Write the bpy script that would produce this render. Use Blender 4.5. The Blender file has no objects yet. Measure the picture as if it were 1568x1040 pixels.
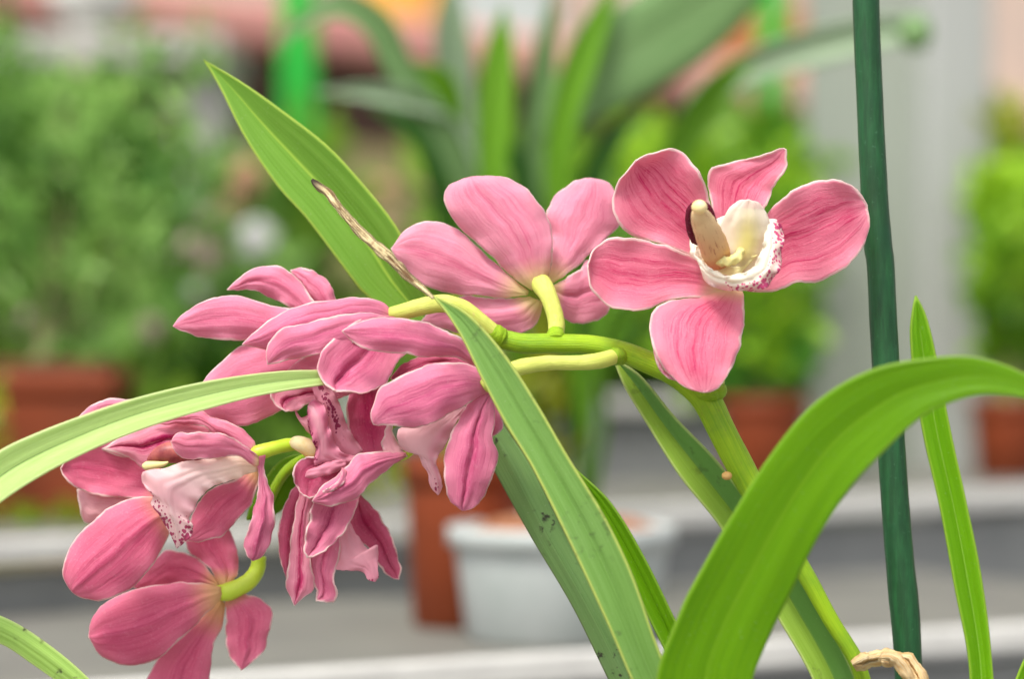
import bpy, math, random
import numpy as np
from mathutils import Vector, noise as mnoise

# ------------------------------------------------------------------ camera, world, sun, exposure
scene = bpy.context.scene
COL = scene.collection
CAM_Z = 1.25
K = 36.0 / 1568.0 / 100.0          # metres per photo pixel at one metre
D0 = 0.92                          # distance of the sharp plane

cd = bpy.data.cameras.new("camera")
cam = bpy.data.objects.new("camera", cd)
COL.objects.link(cam)
cam.location = (0, 0, CAM_Z)
cam.rotation_euler = (math.radians(90), 0, 0)
cd.lens = 100; cd.sensor_width = 36; cd.clip_start = 0.02; cd.clip_end = 400
cd.dof.use_dof = True
cd.dof.focus_distance = D0 - 0.006
cd.dof.aperture_fstop = 5.4
scene.camera = cam

SUN_EL, SUN_AZ = math.radians(58), math.radians(-150)   # azimuth measured from +Y towards +X
world = bpy.data.worlds.new("World"); scene.world = world
world.use_nodes = True
wn = world.node_tree.nodes; wl = world.node_tree.links
bg = wn["Background"]
sky = wn.new("ShaderNodeTexSky"); sky.sky_type = 'NISHITA'; sky.sun_disc = False
sky.sun_elevation = SUN_EL; sky.sun_rotation = SUN_AZ
sky.dust_density = 4.0; sky.ozone_density = 0.6; sky.air_density = 1.0
hs = wn.new("ShaderNodeHueSaturation"); hs.inputs['Saturation'].default_value = .35     # thin cloud greys the sky
wl.new(sky.outputs[0], hs.inputs['Color']); wl.new(hs.outputs[0], bg.inputs[0]); bg.inputs[1].default_value = 0.115

sd = bpy.data.lights.new("sun", 'SUN'); sun = bpy.data.objects.new("sun", sd)
COL.objects.link(sun)
sd.energy = 1.5; sd.angle = math.radians(13); sd.color = (1.0, 0.955, 0.88)
sv = Vector((math.sin(SUN_AZ)*math.cos(SUN_EL), math.cos(SUN_AZ)*math.cos(SUN_EL), math.sin(SUN_EL)))
sun.rotation_euler = sv.to_track_quat('Z', 'Y').to_euler()
sun.location = (0, 0, 4)

scene.view_settings.view_transform = 'Standard'
scene.view_settings.look = 'None'
scene.view_settings.gamma = 1.0
scene.view_settings.exposure = 1.12
scene.render.engine = 'CYCLES'
scene.cycles.use_denoising = True
scene.cycles.max_bounces = 8
scene.cycles.transmission_bounces = 6
scene.cycles.sample_clamp_indirect = 6

random.seed(7); rng = np.random.default_rng(7)

# ------------------------------------------------------------------ helpers
def P(px, py, d):
    """a point seen at photo pixel (px, py), d metres away"""
    return np.array(((px-784)*K*d, d, CAM_Z-(py-520)*K*d))
def PZ(px, py, z):                 # z: millimetres in front of the sharp plane
    return P(px, py, D0 - z/1000.0)

def props(o, label=None, cat=None, group=None, kind=None):
    if label: o["label"] = label
    if cat: o["category"] = cat
    if group: o["group"] = group
    if kind: o["kind"] = kind
    return o
def empty(name, loc, label=None, cat=None, group=None):
    o = bpy.data.objects.new(name, None); COL.objects.link(o); o.location = loc
    o.empty_display_size = .05
    return props(o, label, cat, group)
def root_loc(p):
    l = Vector((0, 0, 0))
    while p is not None:
        l = l + p.location; p = p.parent
    return l

def mk(name, V, F, mat, parent=None, smooth=True, attrs=None, uv=None, origin=None):
    V = np.asarray(V, dtype=float)
    off = np.array(root_loc(parent)) if parent is not None else np.zeros(3)
    if origin is not None: off = off + np.array(origin)
    me = bpy.data.meshes.new(name)
    me.from_pydata([tuple(v) for v in (V-off)], [], [tuple(int(i) for i in f) for f in F])
    if uv is not None:
        ul = me.uv_layers.new(name="UVMap")
        idx = np.empty(len(me.loops), dtype=np.int32); me.loops.foreach_get("vertex_index", idx)
        ul.data.foreach_set("uv", np.asarray(uv, dtype=np.float32)[idx].ravel())
    for k, a in (attrs or {}).items():
        at = me.attributes.new(k, 'FLOAT', 'POINT'); at.data.foreach_set("value", np.asarray(a, dtype=np.float32))
    me.materials.append(mat)
    if smooth: me.polygons.foreach_set("use_smooth", [True]*len(me.polygons))
    me.update()
    o = bpy.data.objects.new(name, me); COL.objects.link(o)
    if origin is not None: o.location = origin
    if parent is not None: o.parent = parent
    return o

def spline(pts, n):
    """Catmull-Rom through pts (any dimension), resampled to n points evenly along its length"""
    p = np.asarray(pts, dtype=float)
    if len(p) == 2:
        t = np.linspace(0, 1, n)[:, None]; return p[0]*(1-t)+p[1]*t
    q = np.vstack([2*p[0]-p[1], p, 2*p[-1]-p[-2]])
    out = []
    for i in range(1, len(q)-2):
        a, b, c, d = q[i-1], q[i], q[i+1], q[i+2]
        ts = np.linspace(0, 1, 16, endpoint=False)[:, None]
        # centripetal-ish damping: scale tangents by the local chord
        lb = np.linalg.norm(c[:2]-b[:2])+1e-6
        m1 = (c-a)/(np.linalg.norm(c[:2]-b[:2])+np.linalg.norm(b[:2]-a[:2])+1e-6)*lb
        m2 = (d-b)/(np.linalg.norm(d[:2]-c[:2])+np.linalg.norm(c[:2]-b[:2])+1e-6)*lb
        out.append((2*ts**3-3*ts**2+1)*b+(ts**3-2*ts**2+ts)*m1+(-2*ts**3+3*ts**2)*c+(ts**3-ts**2)*m2)
    out.append(p[-1][None]); s = np.vstack(out)
    L = np.r_[0, np.cumsum(np.linalg.norm(np.diff(s[:, :2], axis=0), axis=1))]
    t = np.linspace(0, L[-1], n)
    return np.stack([np.interp(t, L, s[:, k]) for k in range(s.shape[1])], 1)

def grid_faces(nu, nv, o=0):
    return [(o+i*nv+j, o+i*nv+j+1, o+(i+1)*nv+j+1, o+(i+1)*nv+j) for i in range(nu-1) for j in range(nv-1)]

def patch_grid(L, R, z, cup=4, twist=0, crease=0, ruffle=0, rf=3, seed=0, nu=44, nv=23, mid=None, vfold=0, curl=0, tipcurl=0, bump=.35, depth=None, jag=0.):
    """sheet between two traced edges, curved in depth. z: millimetres along the middle, base to tip."""
    L = spline(L, nu); R = spline(R, nu)
    if jag:
        for A, q in ((L, 0.), (R, 5.)):
            for i in range(1, nu-1):
                w_ = min(1, i/5, (nu-1-i)/3)
                A[i, 0] += w_*jag*(mnoise.noise(Vector((i*.22, seed*3.3+q, 0)))+.5*mnoise.noise(Vector((i*.6, seed*3.3+q, 4))))
                A[i, 1] += w_*jag*(mnoise.noise(Vector((i*.22, seed*3.3+q, 9)))+.5*mnoise.noise(Vector((i*.6, seed*3.3+q, 14))))
    u = np.linspace(0, 1, nu); v = np.linspace(0, 1, nv)
    zs = np.interp(u, np.linspace(0, 1, len(z)), z)
    if len(z) > 2:
        zz = spline([(a*100, b) for a, b in zip(np.linspace(0, 1, len(z)), z)], 200); zs = np.interp(u*100, zz[:, 0], zz[:, 1])
    w = np.linalg.norm(L-R, axis=1); wn_ = w/(w.max()+1e-9)
    U, Vv = np.meshgrid(u, v, indexing='ij')
    s = 2*Vv-1
    cup = cup*.62
    Z = zs[:, None] + cup*(wn_[:, None]**.8)*(1-s**2) + twist*(-s)*wn_[:, None]
    Z = Z - crease*np.exp(-(s/.10)**2)*np.minimum(1, wn_[:, None]*1.5)
    Z = Z + vfold*np.abs(s)*wn_[:, None]
    Z = Z - curl*np.clip(np.abs(s)-.6, 0, 1)**2*6*wn_[:, None]
    Z = Z - tipcurl*np.clip(U-.75, 0, 1)**2*16
    ph = seed*1.7
    Z = Z + ruffle*np.abs(s)**3*np.sin(2*math.pi*rf*U+ph+np.sign(s)*1.1)*np.minimum(1, wn_[:, None]*1.4)
    X = L[:, None, 0]*(1-Vv)+R[:, None, 0]*Vv; Y = L[:, None, 1]*(1-Vv)+R[:, None, 1]*Vv
    for i in range(nu):
        for j in range(nv):
            Z[i, j] += bump*min(1, wn_[i]*2)*(mnoise.noise(Vector((U[i, j]*3+seed*3.1, s[i, j]*2.2, seed*7.7)))*2.0 + .75*mnoise.noise(Vector((U[i, j]*5, s[i, j]*7, seed*2.3)))+.35*mnoise.noise(Vector((U[i, j]*7, s[i, j]*16, seed*4.3))))
    d = (D0 if depth is None else depth) - Z/1000
    V = np.stack([(X-784)*K*d, d, CAM_Z-(Y-520)*K*d], -1).reshape(-1, 3)
    B = np.vstack([V.reshape(nu, nv, 3)[:, 0], V.reshape(nu, nv, 3)[:, -1], V.reshape(nu, nv, 3)[-1]])
    dist = np.sqrt(((V[:, None]-B[None])**2).sum(-1)).min(1)*1000
    uv = np.stack([U.ravel(), Vv.ravel()], 1)
    return V, grid_faces(nu, nv), uv, dist

def thick(o, t):
    m = o.modifiers.new("thickness", 'SOLIDIFY'); m.thickness = t; m.offset = 0; m.use_rim = True
    return o

# ------------------------------------------------------------------ materials
def newmat(name):
    m = bpy.data.materials.new(name); m.use_nodes = True
    nt = m.node_tree; nt.nodes.clear()
    return m, nt.nodes, nt.links
class NB:
    """small node-graph writer"""
    def __init__(s, name): s.m, s.n, s.l = newmat(name)
    def put(s, sock, v):
        if isinstance(v, bpy.types.NodeSocket): s.l.new(v, sock)
        elif isinstance(v, (tuple, list)) and len(v) == 3 and sock.type == 'RGBA': sock.default_value = (*v, 1)
        else: sock.default_value = v
    def math(s, op, a, b=0.0, clamp=False):
        x = s.n.new('ShaderNodeMath'); x.operation = op; x.use_clamp = clamp
        s.put(x.inputs[0], a); s.put(x.inputs[1], b); return x.outputs[0]
    def attr(s, a):
        x = s.n.new('ShaderNodeAttribute'); x.attribute_name = a; return x.outputs['Fac']
    def uv(s):
        x = s.n.new('ShaderNodeUVMap'); x.uv_map = "UVMap"; y = s.n.new('ShaderNodeSeparateXYZ'); s.l.new(x.outputs[0], y.inputs[0]); return y.outputs[0], y.outputs[1]
    def rand(s): return s.n.new('ShaderNodeObjectInfo').outputs['Random']
    def comb(s, a, b, c):
        x = s.n.new('ShaderNodeCombineXYZ')
        for i, q in enumerate((a, b, c)): s.put(x.inputs[i], q)
        return x.outputs[0]
    def noise(s, vec, scale=1., detail=3., rough=.5):
        x = s.n.new('ShaderNodeTexNoise'); s.put(x.inputs['Vector'], vec); x.inputs['Scale'].default_value = scale
        x.inputs['Detail'].default_value = detail; x.inputs['Roughness'].default_value = rough; return x.outputs[0]
    def voro(s, vec, scale=1.):
        x = s.n.new('ShaderNodeTexVoronoi'); s.put(x.inputs['Vector'], vec); x.inputs['Scale'].default_value = scale; return x.outputs['Distance']
    def step(s, v, a, b):
        x = s.n.new('ShaderNodeMapRange'); x.interpolation_type = 'SMOOTHSTEP'
        s.put(x.inputs[0], v); x.inputs[1].default_value = a; x.inputs[2].default_value = b; return x.outputs[0]
    def mix(s, f, a, b):
        x = s.n.new('ShaderNodeMix'); x.data_type = 'RGBA'; s.put(x.inputs[0], f); s.put(x.inputs[6], a); s.put(x.inputs[7], b); return x.outputs[2]
    def coord(s): return s.n.new('ShaderNodeTexCoord').outputs['Object']
    def bump(s, h, strength, dist):
        x = s.n.new('ShaderNodeBump'); s.put(x.inputs['Height'], h); x.inputs['Strength'].default_value = strength; x.inputs['Distance'].default_value = dist; return x.outputs[0]
    def finish(s, color, rough=.5, trans=0., tcolor=None, normal=None, spec=.5, coat=0., metallic=0.):
        b = s.n.new('ShaderNodeBsdfPrincipled'); s.put(b.inputs['Base Color'], color); s.put(b.inputs['Roughness'], rough)
        b.inputs['Specular IOR Level'].default_value = spec; b.inputs['Metallic'].default_value = metallic
        b.inputs['Coat Weight'].default_value = coat
        if normal is not None: s.l.new(normal, b.inputs['Normal'])
        out = s.n.new('ShaderNodeOutputMaterial'); sh = b.outputs[0]
        if trans > 0:
            t = s.n.new('ShaderNodeBsdfTranslucent'); s.put(t.inputs[0], tcolor if tcolor is not None else color)
            mx = s.n.new('ShaderNodeMixShader'); mx.inputs[0].default_value = trans
            s.l.new(sh, mx.inputs[1]); s.l.new(t.outputs[0], mx.inputs[2]); sh = mx.outputs[0]
        s.l.new(sh, out.inputs[0]); return s.m

def petal_mat(name, light, deep, rim=(.93, .78, .72), base=(.85, .74, .36), basew=.12, vein=.6, stripe=.5, rimw=(.25, 1.0), pale=.2):
    b = NB(name); u, v = b.uv(); r = b.math('MULTIPLY', b.rand(), 37.)
    n0 = b.noise(b.comb(b.math('MULTIPLY', u, 3.), b.math('MULTIPLY', v, 2.), r), 1., 3., .5)         # clouding
    wv_ = b.math('ADD', v, b.math('MULTIPLY', b.math('SUBTRACT', n0, .5), .10))
    n1 = b.noise(b.comb(b.math('MULTIPLY', u, 1.3), b.math('MULTIPLY', wv_, 17.), r), 1., 3., .55)    # broad streaks
    n2 = b.noise(b.comb(b.math('MULTIPLY', u, 4.5), b.math('MULTIPLY', wv_, 46.), r), 1., 4., .7)     # thin broken veins
    n4 = b.noise(b.comb(b.math('MULTIPLY', u, 9.), b.math('MULTIPLY', v, 9.), r), 1., 3., .6)
    ce = b.math('ABSOLUTE', b.math('SUBTRACT', v, .5))
    veins = b.math('ADD', b.math('MULTIPLY', b.step(n1, .50, .66), .55), b.math('MULTIPLY', b.step(n2, .53, .61), .65))
    fade = b.math('MULTIPLY', b.step(u, .0, .3), b.step(u, 1.1, .8))
    fade = b.math('MULTIPLY', fade, b.step(ce, .5, .2))
    veins = b.math('MULTIPLY', veins, b.math('ADD', b.math('MULTIPLY', fade, .8), .2))
    cs = b.math('MULTIPLY', b.math('MULTIPLY', b.step(ce, .24, .0), b.step(n4, .25, .6)), stripe)
    f = b.math('ADD', b.math('MULTIPLY', veins, vein), b.math('MULTIPLY', cs, b.step(u, 0., .35)))
    f = b.math('ADD', f, b.math('MULTIPLY', b.math('SUBTRACT', n0, .45), .7), True)
    col = b.mix(f, light, deep)
    col = b.mix(b.math('MULTIPLY', b.step(ce, .016, .0), .4), col, deep)
    co = b.coord()
    grain = b.noise(co, 1100., 2., .6)
    col = b.mix(b.math('MULTIPLY', b.step(grain, .55, .72), .12), col, (.95, .62, .70))
    # pigment thins out towards the margin
    e = b.math('ADD', b.attr("edge"), b.math('MULTIPLY', b.math('SUBTRACT', b.noise(co, 90., 4., .65), .5), 2.2))
    col = b.mix(b.math('MULTIPLY', b.step(e, 6.5, .5), pale), col, (.90, .50, .58))
    col = b.mix(b.math('MULTIPLY', b.step(u, basew*1.6, 0.0), .8), col, base)
    ef = b.math('MULTIPLY', b.step(e, rimw[1], rimw[0]), b.step(u, .05, .2))
    col = b.mix(b.math('MULTIPLY', ef, .82), col, rim)
    h = b.math('ADD', b.math('MULTIPLY', n1, .5), b.math('ADD', b.math('MULTIPLY', n2, .55), b.math('MULTIPLY', grain, .3)))
    nrm = b.bump(h, .55, .0008)
    return b.finish(col, .5, .40, None, nrm, .28)

def leaf_mat(name, c1, c2, line, edgec=None, rough=.38, linew=.012, linek=.6, trans=.36, blem=0., side=None):
    b = NB(name); u, v = b.uv(); r = b.math('MULTIPLY', b.rand(), 37.)
    n1 = b.noise(b.comb(b.math('MULTIPLY', u, 3.), b.math('MULTIPLY', v, 9.), r), 1., 3.)
    n2 = b.noise(b.comb(b.math('MULTIPLY', u, 14.), b.math('MULTIPLY', v, 110.), r), 1., 3., .6)
    n6 = b.noise(b.comb(b.math('MULTIPLY', u, 5.), b.math('MULTIPLY', v, 60.), r), 1., 2., .6)
    f = b.math('ADD', b.math('MULTIPLY', n1, .55), b.math('ADD', b.math('MULTIPLY', b.math('SUBTRACT', n2, .5), 1.1), b.math('MULTIPLY', b.math('SUBTRACT', n6, .25), 1.3)))
    f = b.step(f, .2, .85)
    col = b.mix(f, c1, c2)
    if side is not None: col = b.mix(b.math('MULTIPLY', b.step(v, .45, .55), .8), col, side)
    ce = b.math('ABSOLUTE', b.math('SUBTRACT', v, .5))
    co = b.coord()
    n4 = b.noise(co, 260., 3., .6); n5 = b.noise(co, 60., 3.)
    col = b.mix(b.math('MULTIPLY', b.step(ce, linew, 0.), linek), col, line)
    col = b.mix(b.math('MULTIPLY', b.step(b.noise(co, 1500., 2., .6), .68, .74), .35), col, (.55, .6, .4))
    if edgec is not None: col = b.mix(b.math('MULTIPLY', b.step(b.attr("edge"), .9, .2), .75), col, edgec)
    if blem > 0:
        bl = b.math('MULTIPLY', b.step(n4, .55, .68), b.step(n5, .50, .60))
        col = b.mix(b.math('MULTIPLY', bl, blem), col, (.05, .045, .03))
        col = b.mix(b.math('MULTIPLY', b.step(n5, .5, .75), .12*blem), col, (.3, .36, .25))
    h = b.math('ADD', b.math('ADD', b.math('MULTIPLY', n2, .7), b.math('MULTIPLY', n6, .8)), b.math('MULTIPLY', n4, .5))
    rg = b.math('ADD', rough-.06, b.math('MULTIPLY', n5, .14))
    return b.finish(col, rg, trans, None, b.bump(h, .4, .0006), .3)

def simple_mat(name, c1, c2=None, scale=60., rough=.6, bump=.2, bd=.001, spec=.4, trans=0., stretch=(1, 1, 1), spots=None):
    b = NB(name); co = b.coord()
    mp = b.n.new('ShaderNodeMapping'); b.l.new(co, mp.inputs[0]); mp.inputs['Scale'].default_value = stretch
    n = b.noise(mp.outputs[0], scale, 5., .6)
    col = b.mix(b.step(n, .3, .7), c1, c2 if c2 else tuple(x*.8 for x in c1))
    if spots: col = b.mix(b.math('MULTIPLY', b.step(b.noise(co, spots[1], 2.), .62, .7), spots[2]), col, spots[0])
    return b.finish(col, rough, trans, None, b.bump(n, bump, bd), spec)

def tint_mat(name, dark, light, rough=.45, trans=.35):
    b = NB(name); t = b.attr("tint")
    col = b.mix(t, dark, light)
    return b.finish(col, rough, trans, None, None, .4)

M_PET_FRONT = petal_mat("petal_front", (.83, .225, .34), (.62, .03, .14), vein=.8, stripe=.35, pale=.3)
M_PET_BACK  = petal_mat("petal_back", (.88, .36, .49), (.72, .15, .28), vein=.5, stripe=.25, basew=.16, base=(.80, .74, .24), pale=.3, rimw=(.1, .8))
M_PET_LEFT  = petal_mat("petal_left", (.85, .27, .42), (.68, .10, .22), vein=.45, stripe=.3, basew=.06, rimw=(.1, .8))
M_PET_CLUST = petal_mat("petal_cluster", (.81, .23, .385), (.56, .06, .20), vein=.5, stripe=.28, basew=.06, base=(.85, .35, .38), pale=.2, rimw=(.1, .8))
M_PET_FOLD  = petal_mat("petal_fold_tone", (.80, .225, .38), (.50, .03, .15), vein=.4, stripe=.6, basew=.04, base=(.7, .2, .3), rimw=(.1, .8))
M_PET_DEEP  = petal_mat("petal_deep", (.62, .065, .19), (.40, .006, .08), vein=.5, stripe=.5, basew=.04, base=(.65, .2, .28), rimw=(.1, .6))
M_PET_STRIPE = petal_mat("petal_stripe", (.88, .35, .47), (.55, .015, .14), vein=.35, stripe=1.4, basew=.04, base=(.8, .4, .4), rimw=(.1, .8))
M_PET_LOW   = petal_mat("petal_low", (.80, .185, .32), (.60, .05, .17), vein=.45, stripe=.25, basew=.17, base=(.80, .60, .22), pale=.15, rimw=(.1, .8))
M_PET_PALE  = petal_mat("petal_pale", (.9, .52, .56), (.75, .3, .4), vein=.3, stripe=.2, basew=.05, base=(.9, .75, .55))

M_LEAF_UP   = leaf_mat("leaf_upper", (.16, .35, .03), (.23, .45, .06), (.42, .63, .08), (.5, .65, .10), linew=.045, linek=.9)
M_LEAF_MID  = leaf_mat("leaf_middle", (.18, .36, .065), (.26, .47, .12), (.07, .17, .03), (.62, .68, .16), blem=.4, linek=.75)
M_LEAF_DEEP = leaf_mat("leaf_lower", (.18, .33, .10), (.25, .43, .14), (.07, .17, .04), (.16, .19, .08), blem=1.3, linek=.3)
M_LEAF_FRONT = leaf_mat("leaf_front", (.14, .36, .001), (.18, .41, .002), (.27, .52, .015), (.3, .5, .05), linew=.05, linek=.5, trans=.45)
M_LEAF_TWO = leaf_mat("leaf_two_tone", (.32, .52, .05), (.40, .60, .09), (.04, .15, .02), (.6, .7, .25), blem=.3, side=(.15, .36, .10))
M_LEAF_RIGHT = leaf_mat("leaf_right", (.14, .38, .002), (.20, .47, .006), (.42, .66, .12), (.35, .55, .05), linew=.035, linek=.8)
M_LEAF_PALE = leaf_mat("leaf_pale", (.48, .68, .19), (.58, .78, .28), (.08, .24, .03), (.75, .85, .4), linew=.018, linek=1.)
M_LEAF_SPOT = leaf_mat("leaf_spotted", (.40, .64, .11), (.50, .73, .2), (.35, .55, .1), (.65, .8, .3), blem=1.6)
def stem_mat(name, c1, c2, dark, brown, bk=.4):
    b = NB(name); u, v = b.uv(); co = b.coord(); sv_ = b.math('MULTIPLY', b.math('SINE', b.math('MULTIPLY', v, 6.2832)), 9.); cv_ = b.math('MULTIPLY', b.math('COSINE', b.math('MULTIPLY', v, 6.2832)), 9.)
    n = b.noise(b.comb(b.math('MULTIPLY', u, 12.), sv_, cv_), 1., 4., .65); n2 = b.noise(co, 60., 4., .6); n3 = b.noise(co, 420., 3., .6)
    col = b.mix(b.step(n, .3, .7), c1, c2); col = b.mix(b.math('MULTIPLY', b.step(n2, .4, .7), .5), col, dark)
    col = b.mix(b.math('MULTIPLY', b.math('MULTIPLY', b.step(n3, .60, .68), b.step(n2, .45, .6)), bk), col, brown)
    return b.finish(col, .45, .12, None, b.bump(b.math('ADD', n, b.math('MULTIPLY', n3, .3)), .6, .0009), .35)
M_STEM = stem_mat("stem_green", (.24, .45, .006), (.40, .59, .015), (.12, .29, .02), (.22, .20, .05))
M_PED = stem_mat("pedicel_yellow", (.80, .82, .19), (.62, .70, .12), (.50, .60, .08), (.6, .35, .22), .6)
M_PEDG = simple_mat("pedicel_green", (.42, .62, .02), (.55, .72, .05), 70., .4, .15, .0006, .5, .1)
M_CREAM = simple_mat("cream_cap", (.90, .62, .18), (.92, .80, .48), 150., .45, .15, .0005, .4, .15)
M_DRY = simple_mat("dry_sheath", (.72, .42, .13), (.88, .66, .30), 120., .6, .8, .001, .3, .2, (.3, 1, 1), ((.35, .17, .06), 120., .5))

def lip_mat(name, body, spotc=(.58, .015, .18), yel=(.92, .88, .30), pinkc=(.80, .25, .40)):
    b = NB(name); co = b.coord()
    n = b.noise(co, 120., 3.)
    col = b.mix(b.attr("pink"), body, pinkc)
    col = b.mix(b.attr("yellow"), col, yel)
    mp = b.n.new('ShaderNodeMapping'); b.l.new(co, mp.inputs[0]); mp.inputs['Scale'].default_value = (1, 1, .8)
    vd = b.voro(mp.outputs[0], 900.)
    thr = b.math('ADD', b.math('MULTIPLY', b.attr("spot"), .62), b.math('MULTIPLY', b.math('SUBTRACT', n, .5), .35))
    s = b.math('MULTIPLY', b.step(b.math('SUBTRACT', thr, vd), -.03, .07), b.step(b.attr("spot"), .12, .3))
    col = b.mix(b.math('MULTIPLY', s, .9), col, spotc)
    return b.finish(col, .5, .45, None, b.bump(b.noise(co, 500., 3.), .25, .0005), .3)
M_LIP = lip_mat("lip_ivory", (.96, .92, .80))
def dry_mat():
    b = NB("dry_sheath_strip"); u, v = b.uv()
    n = b.noise(b.comb(b.math('MULTIPLY', u, 3.), b.math('MULTIPLY', v, 14.), 2.), 1., 4., .65); n2 = b.noise(b.coord(), 250., 3.)
    col = b.mix(b.step(n, .35, .68), (.84, .54, .22), (.97, .84, .55)); col = b.mix(b.math('MULTIPLY', b.step(n2, .58, .7), .4), col, (.4, .18, .05))
    return b.finish(col, .6, .3, None, b.bump(n, .8, .0015), .3)
M_DRYS = dry_mat()
M_LIP_SIDE = lip_mat("lip_blush", (.95, .76, .74), (.45, .01, .12), (.90, .82, .42))
M_LIP_DEEP = lip_mat("lip_deep_pink", (.86, .50, .56), (.28, .003, .07), (.86, .76, .36), (.66, .12, .27))
M_LIP_PINK = lip_mat("lip_pink", (.90, .62, .64), (.36, .005, .09), (.86, .76, .36))
def column_mat():
    b = NB("column"); u, v = b.uv(); co = b.coord()
    n = b.noise(b.comb(b.math('MULTIPLY', u, 4.), b.math('MULTIPLY', v, 38.), 1.), 1., 4., .75)
    col = b.mix(b.step(u, .0, 1.), (.74, .40, .18), (.84, .62, .34))
    col = b.mix(b.math('MULTIPLY', b.step(n, .56, .66), .75), col, (.42, .09, .05))
    col = b.mix(b.attr("maroon"), col, (.17, .012, .035))
    return b.finish(col, .45, .15, None, b.bump(n, .2, .0004), .4)
M_COLUMN = column_mat()

# ------------------------------------------------------------------ plant builders
_seed = [0]
def petal(name, parent, L, R, z, mat, t=.00045, label=None, **kw):
    _seed[0] += 1
    kw.setdefault('seed', _seed[0]); kw.setdefault('ruffle', 1.2); kw.setdefault('jag', 2.6); kw.setdefault('bump', .34); kw.setdefault('curl', .3)
    V, F, uv, dist = patch_grid(L, R, z, **kw)
    o = mk(name, V, F, mat, parent, attrs={"edge": dist}, uv=uv); thick(o, t)
    if label: o["label"] = label
    return o
def lip_patch(L, R, z, spot=None, yellow=None, pink=None, **kw):
    _seed[0] += 1; kw.setdefault('seed', _seed[0]); kw.setdefault('ruffle', 1.0); kw.setdefault('jag', 2.0)
    V, F, uv, dist = patch_grid(L, R, z, **kw)
    f = lambda g: np.clip(g(uv[:, 0], uv[:, 1]) if g else np.zeros(len(V)), 0, 1)
    return V, F, uv, {"edge": dist, "spot": f(spot), "yellow": f(yellow), "pink": f(pink)}
def join_patches(name, parent, patches, mat, t=.0005):
    V = []; F = []; UV = []; A = {}; o = 0
    for v, f, uv, a in patches:
        V.append(v); UV.append(uv); F += [tuple(i+o for i in q) for q in f]; o += len(v)
        for k in a: A.setdefault(k, []).append(a[k])
    ob = mk(name, np.vstack(V), F, mat, parent, attrs={k: np.concatenate(x) for k, x in A.items()}, uv=np.vstack(UV))
    return thick(ob, t)
def leaf(name, parent, L, R, z, mat, t=.0007, label=None, nu=90, nv=21, **kw):
    _seed[0] += 1; kw.setdefault('seed', _seed[0]); kw.setdefault('cup', 0); kw.setdefault('bump', .25)
    V, F, uv, dist = patch_grid(L, R, z, nu=nu, nv=nv, **kw)
    o = mk(name, V, F, mat, parent, attrs={"edge": dist}, uv=uv)
    if t: thick(o, t)
    if label: o["label"] = label
    return o
def tube_geo(pts, n=60, sides=18, rough=0., flat=1., seed=0, depth=None, lump=8):
    """pts: (px, py, z_mm, radius_px)"""
    s = spline(pts, n); d = (D0 if depth is None else depth)-s[:, 2]/1000
    C = np.stack([(s[:, 0]-784)*K*d, d, CAM_Z-(s[:, 1]-520)*K*d], 1); r = s[:, 3]*K*d
    V = []; UV = []
    for i in range(n):
        T = C[min(i+1, n-1)]-C[max(i-1, 0)]; T = T/np.linalg.norm(T)
        A = np.cross(T, (0, 1, 0)); A /= np.linalg.norm(A); B = np.cross(T, A)
        for k in range(sides):
            a = 2*math.pi*k/sides
            q = 1+rough*mnoise.noise(Vector((i/n*lump*2, math.cos(a)*1.3+seed*5, math.sin(a)*1.3)))
            V.append(C[i]+r[i]*q*(math.cos(a)*A+math.sin(a)*flat*B)); UV.append((i/(n-1), k/sides))
    F = [(i*sides+k, i*sides+(k+1) % sides, (i+1)*sides+(k+1) % sides, (i+1)*sides+k) for i in range(n-1) for k in range(sides)]
    F += [tuple(range(sides))[::-1], tuple((n-1)*sides+k for k in range(sides))]
    return np.array(V), F, np.array(UV)
def tube(name, parent, pts, mat, label=None, **kw):
    V, F, uv = tube_geo(pts, **kw)
    o = mk(name, V, F, mat, parent, uv=uv)
    if label: o["label"] = label
    return o

def blob_geo(c, rx, ry, rz, n=14):
    V = []; F = []
    for i in range(n+1):
        th = math.pi*i/n
        for k in range(n*2):
            a = math.pi*k/n
            V.append((c[0]+rx*math.sin(th)*math.cos(a), c[1]+ry*math.sin(th)*math.sin(a), c[2]+rz*math.cos(th)))
    m = n*2
    F = [(i*m+k, (i+1)*m+k, (i+1)*m+(k+1) % m, i*m+(k+1) % m) for i in range(n) for k in range(m)]
    return np.array(V), F

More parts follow.
